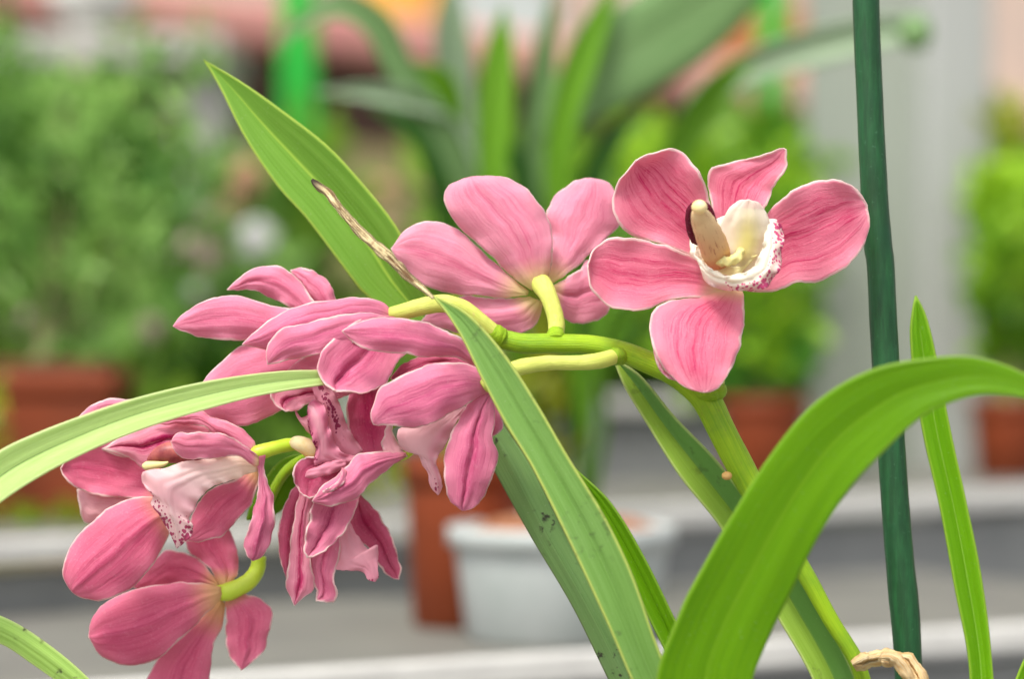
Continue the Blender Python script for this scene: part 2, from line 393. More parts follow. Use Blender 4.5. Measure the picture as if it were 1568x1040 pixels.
# ------------------------------------------------------------------ boxes, pots
def box_geo(sx, sy, sz, cx=0, cy=0, cz=0):
    V = [(cx+a*sx/2, cy+b*sy/2, cz+c*sz/2) for a in (-1, 1) for b in (-1, 1) for c in (-1, 1)]
    F = [(0, 1, 3, 2), (4, 6, 7, 5), (0, 4, 5, 1), (2, 3, 7, 6), (0, 2, 6, 4), (1, 5, 7, 3)]
    return V, F
def rbox(name, size, c, mat, parent=None, rz=0., bevel=.004):
    """bevelled box centred on c (world), turned rz about the vertical"""
    V, F = box_geo(*size); co, si = math.cos(rz), math.sin(rz)
    V = np.array([(x*co-y*si+c[0], x*si+y*co+c[1], z+c[2]) for x, y, z in V])
    o = mk(name, V, F, mat, parent, smooth=False)
    b = o.modifiers.new("bevel", 'BEVEL'); b.width = bevel; b.segments = 2
    return o
def lathe(name, prof, c, mat, parent, sides=48, squash=1.):
    V = [(c[0]+r*math.cos(2*math.pi*k/sides), c[1]+r*squash*math.sin(2*math.pi*k/sides), c[2]+z) for r, z in prof for k in range(sides)]
    n = len(prof)
    F = [(i*sides+k, i*sides+(k+1) % sides, (i+1)*sides+(k+1) % sides, (i+1)*sides+k) for i in range(n-1) for k in range(sides)]
    F.append(tuple(range(sides))[::-1]); F.append(tuple((n-1)*sides+k for k in range(sides)))
    return mk(name, V, F, mat, parent)
def pot(name, c, rt, rb, h, mat, soilmat, label, cat="plant pot", group=None, mound=0.):
    e = empty(name, c, label, cat, group)
    lathe("pot_body", [(rb, 0), (rb+.002, .002), (rt*.93, h*.8), (rt*.93, h*.82), (rt, h*.83), (rt, h*.99), (rt*.98, h), (rt*.93, h), (rt*.91, h*.93), (rt*.9, h*.8)], c, mat, e)
    n = 24; V = [(c[0], c[1], c[2]+h*.94+mound)]; F = []
    for j in range(1, 7):
        for k in range(n):
            a = 2*math.pi*k/n; r = rt*.905*j/6
            V.append((c[0]+r*math.cos(a), c[1]+r*math.sin(a), c[2]+h*.93+mound*(1-(j/6)**2)+random.uniform(-.002, .003)))
    for k in range(n): F.append((0, 1+k, 1+(k+1) % n))
    for j in range(5):
        for k in range(n): F.append((1+j*n+k, 1+(j+1)*n+k, 1+(j+1)*n+(k+1) % n, 1+j*n+(k+1) % n))
    mk("potting_soil", V, F, soilmat, e)
    return e

# ================================================================== LARGE STRUCTURE
M_FLOOR = simple_mat("concrete", (.30, .29, .27), (.22, .215, .2), 6., .85, .3, .004)
M_WHITE = simple_mat("white_rail", (.62, .61, .57), (.52, .51, .48), 30., .45, .1, .001)
M_STAND = simple_mat("table_grey", (.40, .39, .35), (.33, .32, .29), 14., .6, .1, .001)
M_GREY = simple_mat("grey_panel", (.23, .235, .225), (.19, .195, .19), 20., .6, .1, .001)
M_TOP = simple_mat("bench_top", (.17, .165, .14), (.135, .13, .115), 14., .6, .1, .001)
M_TERRA = simple_mat("terracotta", (.20, .032, .003), (.15, .025, .003), 18., .65, .2, .001)
M_WPOT = simple_mat("white_plastic", (.44, .47, .455), (.36, .40, .38), 25., .4, .1, .0005)
M_SOIL = simple_mat("soil", (.16, .06, .025), (.07, .03, .015), 80., .95, 1., .004)
M_BARK = simple_mat("bark_mulch", (.42, .18, .08), (.2, .08, .04), 120., .9, 1., .004)
M_WALL_SHADE = simple_mat("wall_shade_brown", (.10, .05, .035), (.06, .03, .02), 10., .8, .3, .003)  # dark brown for the shade painted beneath the coping
M_COPING = simple_mat("pink_coping", (.82, .34, .31), (.84, .48, .36), 4., .7, .2, .002)
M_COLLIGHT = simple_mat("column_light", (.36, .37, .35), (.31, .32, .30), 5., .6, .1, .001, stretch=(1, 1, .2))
M_TAN = simple_mat("tan_masonry", (.62, .44, .24), (.42, .40, .16), 3., .85, .3, .003)
M_PLASTER = simple_mat("plaster", (.48, .36, .29), (.42, .33, .28), 2.5, .85, .2, .002)
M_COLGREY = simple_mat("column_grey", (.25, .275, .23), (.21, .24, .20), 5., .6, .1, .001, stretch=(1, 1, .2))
M_GREENPOST = simple_mat("green_plastic", (.01, .42, .03), (.01, .36, .03), 8., .4, .05, .001)
M_ORANGE = simple_mat("orange_board", (.85, .42, .06), (.75, .34, .05), 5., .6)
M_SHUT = simple_mat("rust_board", (.40, .15, .05), (.33, .12, .04), 5., .7)
M_DARK = simple_mat("black_plastic", (.03, .035, .03), (.05, .05, .05), 30., .5)

V, F = box_geo(60, 60, .2, 0, 20, -.1)
props(mk("ground", V, F, M_FLOOR, smooth=False), kind="structure")

# garden wall with a salmon coping, running away to the right
def run(xl, dl, xr, dr):
    a = P(xl, 520, dl); b = P(xr, 520, dr); c = (a+b)/2; L = np.linalg.norm(b-a); rz = math.atan2(b[1]-a[1], b[0]-a[0])
    return c, L, rz
c, L_, rz = run(-300, 3.35, 2100, 6.9)
zw = CAM_Z+.405
wl_e = empty("garden_wall", (c[0], c[1], 0), "long tan low wall with shade painted dark brown under a salmon pink coping behind the plants", "wall")
rbox("wall_face", (L_, .16, zw-.12), (c[0]-math.sin(rz)*.1, c[1]+math.cos(rz)*.1, (zw-.12)/2), M_TAN, wl_e, rz)
rbox("wall_shade_band", (L_, .15, .118), (c[0]-math.sin(rz)*.1, c[1]+math.cos(rz)*.1, zw-.06), M_WALL_SHADE, wl_e, rz)  # dark strip whose colour stands in for the shadow under the coping
rbox("coping", (L_+.05, .3, .06), (c[0]-math.sin(rz)*.1, c[1]+math.cos(rz)*.1, zw+.031), M_COPING, wl_e, rz, .012)

bd = empty("building", (1.2, 9.0, 0), "beige plastered building beyond the pink topped wall", "building")
rbox("wall", (16, .3, 5), (1.2, 9.2, 2.5), M_PLASTER, bd)
for (x0, y0, x1, y1, m, lb) in ((556, -60, 668, 22, M_ORANGE, "orange"), (1045, 10, 1250, 112, M_SHUT, "rust"), (700, -50, 850, 60, M_WPOT, "pale")):
    a = P(x0, y1, 9.0); b = P(x1, y0, 9.0)
    o = rbox("shutter", (b[0]-a[0], .06, b[2]-a[2]), ((a[0]+b[0])/2, 9.015, (a[2]+b[2])/2), m, bd)
    o["label"] = lb+" coloured shutter on the beige wall"

# column
cc, _, rzc = run(1235, 2.5, 1490, 2.62)
ce = empty("grey_column", (cc[0], cc[1], 0), "pale grey square column rising behind the green stake", "column")
rbox("column_shaft", (.115, .06, 3.6), (cc[0]-.018, cc[1], 1.8), M_COLGREY, ce, math.radians(-12), .006)
rbox("column_flange", (.062, .075, 3.6), (cc[0]+.045, cc[1]-.02, 1.8), M_COLLIGHT, ce, math.radians(12), .006)

# benches: h below the camera
def bench(xl, dl, xr, dr, h, deep, label, railh=.014):
    c, L, rz = run(xl, dl, xr, dr); n = np.array((-math.sin(rz), math.cos(rz))); top = CAM_Z-h
    e = empty("display_bench", (c[0], c[1], 0), label, "bench", "stepped display benches")
    rbox("front_rail", (L, .012, railh), (c[0], c[1], top-railh/2), M_WHITE, e, rz, .002)
    rbox("bench_top", (L-.004, deep, .012), (c[0]+n[0]*(deep/2+.007), c[1]+n[1]*(deep/2+.007), top-.010), M_TOP, e, rz, .002)
    rbox("riser_panel", (L-.01, .01, .12), (c[0]+n[0]*.014, c[1]+n[1]*.014, top-.08), M_GREY, e, rz, .002)
    for s in (-1, 1):
        for q in (.04, deep-.03):
            p = (c[0]+s*math.cos(rz)*(L/2-.05)+n[0]*q, c[1]+s*math.sin(rz)*(L/2-.05)+n[1]*q)
            rbox("leg", (.03, .03, top-.02), (p[0], p[1], (top-.02)/2), M_GREY, e, rz)
    return e
bench(-420, 1.47, 1990, 2.33, .110, .30, "upper bench with white front rail carrying the terracotta planters")
bench(-420, 1.165, 1990, 1.60, .150, .34, "lower bench with white front rail carrying the white pot")
bench(-420, 2.35, 2000, 3.1, .055, .3, "rearmost bench with thin pale rail behind the small terracotta pots")
# near bench under the orchid pots (below the picture)
nb = empty("potting_bench", (0, .80, 0), "grey bench below the orchid carrying its pot", "bench")
rbox("bench_top", (1.4, .5, .02), (0, .84, .90), M_TOP, nb, 0)
for sx in (-.66, .66):
    for sy in (.62, 1.06): rbox("leg", (.03, .03, .889), (sx, sy, .4445), M_GREY, nb, 0)

# green posts
for px, w, lb in ((458, 54, "vivid green post left of the arching leaves"), (1182, 40, "vivid green post beside the grey column")):
    d = 3.15; c = P(px, 520, d)
    o = rbox("green_post", (w*K*d, w*K*d, 2.6), (c[0], c[1], 1.3), M_GREENPOST, None, 0, .006)
    props(o, lb, "post", "green posts")

# white shelf at the upper left
d = 2.85; se = empty("white_stand", P(240, 520, d)*np.array((1, 1, 0)), "greyish white table with a side panel behind the left bush", "table")
a, b2 = P(150, 96, d), P(343, 48, d)
rbox("table_top", (b2[0]-a[0]+.12, .25, b2[2]-a[2]), ((a[0]+b2[0])/2-.06, d+.12, (a[2]+b2[2])/2), M_STAND, se)
a, b2 = P(262, 0, d), P(335, 0, d)
rbox("side_panel", (b2[0]-a[0], .2, P(0, 98, d)[2]), ((a[0]+b2[0])/2, d+.13, P(0, 98, d)[2]/2-.001), M_STAND, se)
d = 2.8; c = P(120, 44, d)
we = empty("white_bowl", (c[0], c[1]+.1, P(0, 46.9, 2.85)[2]), "bright white bowl standing on the greyish table", "bowl")
lathe("bowl_body", [(.018, 0), (.02, .003), (.045, .035), (.05, .05), (.047, .05), (.042, .036), (.016, .006)], (c[0], c[1]+.1, P(0, 46.9, 2.85)[2]), M_WHITE, we)

# ------------------------------------------------------------------ blurred foliage
def foliage(name, parent, blobs, mat, size, n, asp=.5, up=.3, seed=1, gap=-.15):
    """many small folded leaves through the volume of ellipsoids (px, py, rx, ry, d, rd)"""
    g = np.random.default_rng(seed); V = []; F = []; T = []
    vol = np.array([b[2]*b[3] for b in blobs]); pr = vol/vol.sum()
    for _ in range(n):
        b = blobs[g.choice(len(blobs), p=pr)]
        while True:
            q = g.uniform(-1, 1, 3); r = np.linalg.norm(q)
            if r < 1: break
        if g.random() < .6 and r > 0: q = q/r*g.uniform(.75, 1)
        if mnoise.noise(Vector(q*2.3)+Vector((seed*3, b[0]*.01, b[1]*.01))) < gap: continue
        c = P(b[0]+q[0]*b[2], b[1]+q[1]*b[3], b[4]+q[2]*b[5])
        dv = g.normal(size=3); dv[2] += up*2; dv /= np.linalg.norm(dv)
        sd_ = np.cross(dv, g.normal(size=3)); sd_ /= np.linalg.norm(sd_)
        nn = np.cross(dv, sd_); s = size*g.uniform(.6, 1.3); o = len(V)
        V += [c, c+dv*s*.45+sd_*s*asp*.5+nn*s*.06, c+dv*s, c+dv*s*.45-sd_*s*asp*.5+nn*s*.06]
        F += [(o, o+1, o+2), (o, o+2, o+3)]; t = np.clip(.45+.95*mnoise.noise(Vector(c*13))+g.normal(0, .2), 0, 1); T += [t]*4
    return mk(name, V, F, mat, parent, smooth=False, attrs={"tint": T})
G_MID = tint_mat("foliage_mid", (.05, .17, .01), (.31, .54, .12))
G_SOFT = tint_mat("foliage_soft", (.08, .22, .02), (.30, .50, .12))
G_YEL = tint_mat("foliage_yellow", (.05, .19, .003), (.36, .60, .02))
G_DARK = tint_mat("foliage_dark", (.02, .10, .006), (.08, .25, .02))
G_HEDGE = tint_mat("foliage_hedge", (.04, .15, .006), (.32, .52, .06))
G_OCHRE = tint_mat("foliage_ochre", (.15, .24, .004), (.46, .46, .03))
def stems(parent, base, tops, r, mat, name="stem"):
    V = []; F = []; S = 6
    for t in tops:
        a = np.array(base)+rng.normal(0, r*1.5, 3)*np.array((1, 1, 0)); b = np.array(t); o = len(V)
        for i in range(5):
            f = i/4; p = a*(1-f)+b*f; p = p+np.array((math.sin(f*3)*r*2, 0, 0))
            for k in range(S): V.append(p+r*(1-.6*f)*np.array((math.cos(k*math.pi/3), math.sin(k*math.pi/3), 0)))
        F += [(o+i*S+k, o+i*S+(k+1) % S, o+(i+1)*S+(k+1) % S, o+(i+1)*S+k) for i in range(4) for k in range(S)]
    return mk(name, V, F, mat, parent)
M_TWIG = simple_mat("twig", (.12, .16, .05), (.2, .15, .07), 40., .7)

# left bush in the terracotta trough
d = 1.80; tc = P(50, 0, d); topA = CAM_Z-.110-.004
tp = empty("terracotta_planter", (tc[0], d, topA), "orange terracotta trough at the left edge below the feathery bush", "planter")
a, b2 = P(-120, 792, d), P(172, 575, d)
wx, hx = b2[0]-a[0], CAM_Z-(575-520)*K*d-topA
rbox("trough_body", (wx-.008, .10, hx*.86), (a[0]+wx/2, d+.06, topA+hx*.43), M_TERRA, tp, 0, .004)
rbox("trough_rim", (wx, .108, hx*.15), (a[0]+wx/2, d+.06, topA+hx*.86+hx*.075+.0005), M_TERRA, tp, 0, .003)
rbox("potting_soil", (wx-.02, .095, .008), (a[0]+wx/2, d+.06, topA+hx+.005), M_SOIL, tp, 0, .002)
rr = random.Random(5)
bl = empty("bush", (tc[0], d+.06, topA+hx+.008), "large feathery green bush filling the left edge of the picture", "bush")
foliage("foliage", bl, [(80, 240, 160, 140, 2.0, .16), (60, 350, 200, 170, 1.95, .14), (190, 310, 130, 110, 2.0, .12), (0, 140, 80, 90, 1.95, .12), (270, 300, 80, 80, 2.0, .1), (80, 470, 130, 80, 1.95, .1), (-40, 240, 100, 200, 1.95, .1), (190, 190, 60, 80, 2.0, .08)]+[(rr.uniform(-20, 340), rr.uniform(60, 420), rr.uniform(12, 26), rr.uniform(30, 70), 2.0+rr.uniform(-.1, .1), .02) for _ in range(26)], G_MID, .024, 4200, .30, .5, 3, gap=-.05)
stems(bl, (tc[0], d+.06, topA+hx+.008), [P(x, y, 1.95) for x, y in ((-20, 300), (60, 200), (120, 260), (190, 300), (90, 150), (0, 420), (150, 400))], .0035, M_TWIG)
tr = empty("trailing_plant", P(30, 700, 1.74), "yellow green trailing plant hanging over the trough at the left edge", "plant")
foliage("foliage", tr, [(-40, 690, 45, 40, 1.76, .03), (-30, 610, 40, 30, 1.76, .03), (40, 788, 110, 14, 1.74, .02)], G_OCHRE, .016, 190, .6, 0, 5)

# hedge behind everything: one mass of leaves
hg = foliage("hedge", None, [(x, 400+30*math.sin(x*.02)+(150 if 200 < x < 660 else 0), 110, 190-(90 if 200 < x < 660 else 0), 3.05+.05*math.sin(x), .12) for x in range(-150, 1800, 110)] + [(455, 330, 75, 115, 2.98, .06), (455, 260, 50, 50, 2.98, .05)] +
             [(x, 640, 150, 110, 3.1, .1) for x in range(-150, 1800, 130)], G_HEDGE, .06, 8500, .55, .2, 11)
props(hg, "loose mass of green foliage growing in front of the garden wall", "hedge", kind="stuff")

# flowering plants left of centre
def bloom_plant(name, foli, blooms, bm, label, seed, d=2.6, n=500):
    b0 = P(foli[0][0], foli[0][1]+foli[0][3], d)
    e = empty(name, (b0[0], b0[1], topA), label, "flowering plant", "blurred flowering plants")
    foliage("foliage", e, foli, G_SOFT, .03, n, .5, .3, seed)
    g = np.random.default_rng(seed); 
    for bx, by, br in blooms:
        V = []; F = []
        c = P(bx, by, d-.08); R = br*K*d
        for _ in range(34):
            q = g.normal(size=3); q /= np.linalg.norm(q); s = R*.55; t1 = np.cross(q, g.normal(size=3)); t1 /= np.linalg.norm(t1); t2 = np.cross(q, t1); o = len(V)
            cc_ = c+q*R*g.uniform(.3, .75)
            V += [cc_+t1*s+q*s*.2, cc_+t2*s*.8, cc_-t1*s+q*s*.2, cc_-t2*s*.8]; F.append((o, o+1, o+2, o+3))
        mk("blossom", V, F, bm, e, smooth=False)
    stems(e, (b0[0], b0[1], topA-.6), [P(f[0], f[1], d) for f in foli], .004, M_TWIG)
    return e
B_PINK = simple_mat("blossom_dusty_pink", (.55, .38, .36), (.45, .33, .31), 20., .7, trans=.3)
B_WHITE = simple_mat("blossom_white", (.66, .66, .64), (.6, .6, .58), 20., .7, trans=.3)
B_ORANGE = simple_mat("blossom_salmon", (.62, .36, .22), (.55, .3, .2), 20., .7, trans=.3)
lp = empty("leafy_plant", P(350, 0, 1.98)*np.array((1, 1, 0))+np.array((0, 0, topA)), "mid green leafy plant on the upper bench behind the left flowers", "plant")
foliage("foliage", lp, [(300, 610, 110, 80, 2.0, .05), (400, 640, 90, 90, 1.97, .05), (440, 700, 60, 60, 1.95, .04), (230, 680, 70, 80, 1.95, .04)], G_HEDGE, .03, 900, .55, .2, 44)
stems(lp, (P(350, 0, 1.98)[0], 1.98, topA), [P(x, y, 1.98) for x, y in ((300, 600), (400, 620), (440, 690), (240, 680))], .003, M_TWIG)
bloom_plant("flowering_plant", [(310, 420, 70, 90, 2.6, .06)], [(300, 380, 30), (330, 335, 26), (270, 395, 22), (318, 395, 24)], B_PINK, "dusty pink flowering plant right of the feathery bush", 21, 2.5)
bloom_plant("flowering_plant", [(400, 440, 60, 70, 2.6, .06)], [(392, 368, 36), (300, 445, 14)], B_WHITE, "white blossomed plant left of the broad upper leaf", 22, 2.5)
bloom_plant("flowering_plant", [(370, 300, 50, 50, 2.7, .06)], [(375, 275, 34), (355, 310, 26), (590, 290, 20), (392, 420, 16)], B_ORANGE, "salmon orange flowering plant above the white blossom", 23, 2.7, 260)
bloom_plant("flowering_plant", [(200, 560, 90, 70, 2.4, .06), (260, 560, 80, 70, 2.5, .06)], [(185, 430, 26), (140, 500, 22), (230, 505, 22), (45, 495, 24), (120, 90+25, 20)], B_PINK, "greyish pink flowering plant under the left bush", 24, 2.3, 700)

# white pot and terracotta pot on the lower bench
topB = CAM_Z-.150-.004
def at(px, d, top): return (P(px, 0, d)[0], d, top)
pot("white_pot", at(860, 1.465, topB), .0590, .047, CAM_Z-(815-520)*K*1.41-topB, M_WPOT, M_BARK, "wide white pot of bark on the lower bench behind the leaves", mound=.009)
pot("terracotta_pot", at(712, 1.53, topB), .0335, .026, CAM_Z-(700-520)*K*1.50-topB, M_TERRA, M_SOIL, "tall terracotta pot standing just left of the white pot")
# two on the upper bench
pot("terracotta_pot", at(1170, 2.16, topA), .0345, .026, CAM_Z-(610-520)*K*2.14-topA, M_TERRA, M_SOIL, "small terracotta pot left of the grey column", group="small terracotta pots on the upper bench")
pot("terracotta_pot", at(1548, 2.33, topA), .034, .026, CAM_Z-(612-520)*K*2.31-topA, M_TERRA, M_SOIL, "small terracotta pot right of the grey column", group="small terracotta pots on the upper bench")
b1 = empty("bush", at(1170, 2.16, CAM_Z-.045), "bright green leafy bush left of the grey column", "bush", "leafy bushes by the column")
foliage("foliage", b1, [(1130, 470, 130, 130, 2.25, .12), (1010, 300, 150, 110, 2.4, .12), (1190, 270, 80, 90, 2.5, .1), (1160, 370, 110, 110, 2.35, .1), (930, 400, 100, 110, 2.45, .1)], G_YEL, .028, 2300, .6, .2, 31, gap=.0)
foliage("dark_foliage", b1, [(1150, 560, 90, 50, 2.2, .05), (1120, 500, 110, 70, 2.35, .05)], G_DARK, .026, 700, .6, .2, 32)  # darker green leaves low in the bush
stems(b1, at(1170, 2.16, CAM_Z-.05), [P(1150, 450, 2.25), P(1050, 380, 2.35), P(1190, 320, 2.45), P(960, 330, 2.4)], .004, M_TWIG)
b3 = empty("bush", at(1548, 2.33, CAM_Z-.048), "bright green leafy bush at the right edge", "bush", "leafy bushes by the column")
foliage("foliage", b3, [(1570, 430, 85, 150, 2.4, .1), (1560, 310, 80, 70, 2.45, .1), (1580, 540, 80, 60, 2.4, .08)], G_YEL, .026, 1500, .6, .2, 33)
foliage("flower_head", b3, [(1545, 200, 40, 45, 2.5, .05)], G_OCHRE, .02, 90, .5, .5, 34)
stems(b3, at(1548, 2.33, CAM_Z-.05), [P(1570, 430, 2.4), P(1550, 300, 2.4), P(1600, 350, 2.4)], .004, M_TWIG)
b4 = empty("bush", at(712, 1.53, CAM_Z-.065), "yellow green leafy plant growing in the tall terracotta pot", "plant")
foliage("foliage", b4, [(800, 640, 70, 130, 1.62, .05), (760, 760, 90, 50, 1.56, .03), (690, 560, 60, 70, 1.6, .05), (850, 560, 50, 70, 1.65, .05), (730, 640, 80, 60, 1.58, .04), (590, 740, 40, 40, 1.64, .03)], G_OCHRE, .03, 420, .4, .6, 35)
stems(b4, at(712, 1.53, CAM_Z-.065), [P(800, 600, 1.6), P(760, 520, 1.6), P(700, 560, 1.6), P(850, 560, 1.62)], .003, M_TWIG)

# broad leaved plant in the white pot
B_GREY = leaf_mat("broad_leaf", (.16, .30, .10), (.24, .40, .16), (.3, .45, .2), None, rough=.25, linew=.03)
B_PALE = leaf_mat("broad_leaf_pale", (.30, .42, .26), (.38, .50, .32), (.4, .5, .3), None, rough=.25, linew=.03)
B_BRT = leaf_mat("broad_leaf_bright", (.11, .30, .01), (.18, .40, .02), (.25, .45, .08), None, rough=.4)
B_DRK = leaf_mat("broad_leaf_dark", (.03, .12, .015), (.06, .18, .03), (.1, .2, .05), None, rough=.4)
bp = empty("broad_leaved_plant", at(860, 1.44, CAM_Z-.105), "tall plant with broad arching grey green leaves in the white pot", "plant")
def bleaf(L, R, z, m, depth=1.6, **kw):
    return leaf("leaf", bp, L, R, z, m, .001, nu=40, nv=9, depth=depth, vfold=kw.pop('vfold', 6), **kw)
bleaf([(815, 215), (850, 120), (900, 45), (980, -10), (1080, -60), (1240, -110)], [(822, 222), (900, 190), (1000, 140), (1080, 90), (1150, 20), (1240, -110)], [0, 10, 40], B_GREY, cup=10)
bleaf([(900, 760), (860, 500), (835, 300), (838, 200), (868, 80), (935, -30)], [(905, 760), (880, 500), (868, 300), (880, 200), (920, 80), (950, -30)], [0, 20, 20], B_BRT)
bleaf([(830, 760), (770, 500), (735, 300), (732, 160), (745, 70), (772, 6)], [(835, 760), (800, 500), (775, 300), (786, 160), (785, 70), (772, 6)], [0, 40, 40], B_BRT)
bleaf([(880, 760), (780, 480), (740, 300), (690, 180), (600, 128), (480, 140)], [(885, 760), (800, 480), (770, 300), (730, 200), (610, 165), (480, 140)], [-10, 0, 20], B_PALE)
bleaf([(870, 760), (740, 480), (700, 300), (640, 170), (590, 110), (560, 50), (515, 25), (440, 62), (420, 90)], [(875, 760), (760, 480), (740, 300), (690, 180), (640, 110), (595, 20), (520, -15), (440, 38), (420, 90)], [-20, -10, 10, 30], B_GREY)
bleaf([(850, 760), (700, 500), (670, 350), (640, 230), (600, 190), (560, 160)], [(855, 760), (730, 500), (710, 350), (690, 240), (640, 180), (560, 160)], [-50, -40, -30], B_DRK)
bleaf([(840, 700), (700, 420), (690, 300), (680, 220), (650, 120), (600, 88)], [(845, 700), (720, 420), (730, 300), (715, 200), (690, 110), (600, 88)], [-30, -20, 10], B_BRT)
bleaf([(840, 720), (810, 420), (800, 240), (815, 90), (850, -30)], [(845, 720), (832, 420), (835, 240), (850, 110), (850, -30)], [-60, -60, -40], B_GREY)
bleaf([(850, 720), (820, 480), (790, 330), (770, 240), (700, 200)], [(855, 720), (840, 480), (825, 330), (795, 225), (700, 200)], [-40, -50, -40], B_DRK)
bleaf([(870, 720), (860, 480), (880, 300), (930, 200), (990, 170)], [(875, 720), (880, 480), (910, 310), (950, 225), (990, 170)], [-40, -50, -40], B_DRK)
bleaf([(840, 720), (730, 420), (690, 200), (665, 60), (690, -60)], [(845, 720), (760, 420), (730, 200), (720, 60), (690, -60)], [-90, -90, -60], B_PALE)
bleaf([(900, 740), (930, 450), (1020, 220), (1060, 140), (1150, 75), (1300, 30), (1418, 22)], [(905, 740), (960, 450), (1060, 230), (1100, 160), (1180, 120), (1310, 85), (1418, 55)], [-20, -40, -40, -20], B_PALE)
bleaf([(890, 740), (900, 500), (990, 300), (1030, 190), (1100, 105), (1160, 90)], [(895, 740), (930, 500), (1040, 300), (1070, 225), (1115, 145), (1160, 90)], [0, -20, -10], B_BRT)
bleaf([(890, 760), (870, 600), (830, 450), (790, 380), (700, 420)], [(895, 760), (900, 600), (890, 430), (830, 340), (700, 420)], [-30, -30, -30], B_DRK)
bleaf([(900, 760), (900, 660), (890, 560), (930, 480), (990, 440)], [(915, 760), (930, 660), (930, 580), (960, 520), (990, 440)], [-30, -30, -30], B_BRT)
bleaf([(870, 780), (790, 700), (770, 560), (800, 470), (900, 430)], [(880, 780), (840, 700), (840, 580), (850, 520), (900, 430)], [-50, -50, -40], G_OCHRE if False else B_BRT)
V, F = blob_geo(P(1402, 50, 1.62), 26*K*1.62, 26*K*1.62, 28*K*1.62)
mk("bud", V, F, B_GREY, bp)

# ================================================================== THE ORCHID
topN = .91
plant = empty("orchid_plant", (PZ(1330, 0, 0)[0], D0, topN+.11), "cymbidium orchid with pink flowers on an arching green spike and strap leaves", "orchid")
pot("orchid_pot", (PZ(1330, 0, 0)[0], D0, topN), .062, .048, .12, M_DARK, M_BARK, "black pot below the picture holding the pink orchid")
BZ = (CAM_Z-(topN+.112))/(K*D0)+520     # pixel row of the soil

# --- leaves
Y0 = BZ+4
leaf("leaf", plant, [(1290, Y0), (1080, 1290), (960, 1090), (880, 930), (815, 820), (748, 700), (690, 590), (640, 510), (560, 452), (530, 415), (470, 335), (425, 285), (375, 210), (335, 130), (312, 91)],
     [(1318, Y0), (1140, 1290), (1010, 1090), (925, 900), (850, 775), (790, 690), (745, 590), (700, 520), (652, 450), (612, 355), (550, 275), (500, 222), (440, 175), (370, 125), (312, 91)],
     [-16, -30, -34, -32, -32, -34], M_LEAF_UP, vfold=6, label="long upper leaf rising behind the flowers to a sharp tip at upper left")
leaf("leaf", plant, [(1296, Y0), (1082, 1290), (957, 1088), (877, 930), (812, 820), (746, 700), (700, 610), (675, 540)],
     [(1318, Y0), (1140, 1290), (1005, 1080), (925, 930), (868, 825), (812, 712), (765, 640), (730, 560)],
     [0, -2, -4, -8], M_LEAF_DEEP, vfold=-4, label="grey green scuffed leaf under the slender front leaf")
lf2 = leaf("leaf", plant, [(1300, Y0), (1100, 1290), (985, 1080), (930, 955), (872, 830), (815, 715), (775, 650), (738, 580), (706, 515), (680, 475), (661, 453)],
     [(1330, Y0), (1160, 1290), (1048, 1090), (1005, 985), (968, 880), (925, 790), (870, 700), (820, 615), (770, 540), (715, 480), (663, 452)],
     [10, 30, 40, 40, 38, 34, 30], M_LEAF_MID, vfold=4, label="grey green strap leaf crossing the flowers, its narrow tip dried brown")
leaf("leaf", plant, [(1320, Y0), (1160, 1290), (1080, 1120), (1000, 960), (945, 850), (905, 775), (872, 716)],
     [(1342, Y0), (1200, 1290), (1120, 1120), (1046, 975), (990, 860), (935, 770), (880, 718)],
     [0, 4, 4, 2, 0], M_LEAF_FRONT, vfold=3, label="bright green leaf tip behind the grey green strap leaf")
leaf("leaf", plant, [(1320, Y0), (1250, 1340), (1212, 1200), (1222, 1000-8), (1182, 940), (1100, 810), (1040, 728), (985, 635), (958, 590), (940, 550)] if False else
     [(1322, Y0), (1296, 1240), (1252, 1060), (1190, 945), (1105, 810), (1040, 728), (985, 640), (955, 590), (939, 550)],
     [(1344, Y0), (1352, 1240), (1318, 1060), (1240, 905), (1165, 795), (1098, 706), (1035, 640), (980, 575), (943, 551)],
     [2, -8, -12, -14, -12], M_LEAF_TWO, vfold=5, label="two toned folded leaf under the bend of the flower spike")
leaf("leaf", plant, [(1310, Y0), (1080, 1260), (1005, 1060), (1040, 940), (1075, 870), (1120, 790), (1185, 690), (1250, 615), (1330, 568), (1420, 549), (1500, 548), (1580, 578), (1660, 640)],
     [(1350, Y0), (1200, 1260), (1152, 1060), (1172, 990), (1215, 900), (1252, 825), (1300, 750), (1355, 690), (1410, 640), (1470, 612), (1520, 604), (1580, 612), (1660, 640)],
     [15, 45, 62, 72, 84, 96, 105], M_LEAF_FRONT, vfold=1.5, ruffle=1, cup=0, t=.0009, label="broad bright green leaf arching over to the right edge in front")
leaf("leaf", plant, [(1345, Y0), (1440, 1300), (1482, 1120), (1484, 1020), (1462, 900), (1440, 780), (1415, 670), (1400, 580), (1394, 510), (1398, 472), (1402, 453)],
     [(1370, Y0), (1480, 1300), (1521, 1120), (1518, 1000), (1502, 880), (1480, 770), (1458, 670), (1440, 580), (1428, 520), (1416, 478), (1403, 453)],
     [0, -14, -20, -22, -22], M_LEAF_RIGHT, vfold=3, label="slender upright leaf right of the green stake")
leaf("leaf", plant, [(1360, Y0), (1480, 1280), (1530, 1130), (1556, 1040), (1585, 980), (1640, 900)],
     [(1385, Y0), (1530, 1280), (1590, 1130), (1610, 1040), (1625, 980), (1640, 900)],
     [0, 10, 12], M_LEAF_RIGHT, vfold=3, label="leaf cut off by the lower right corner")
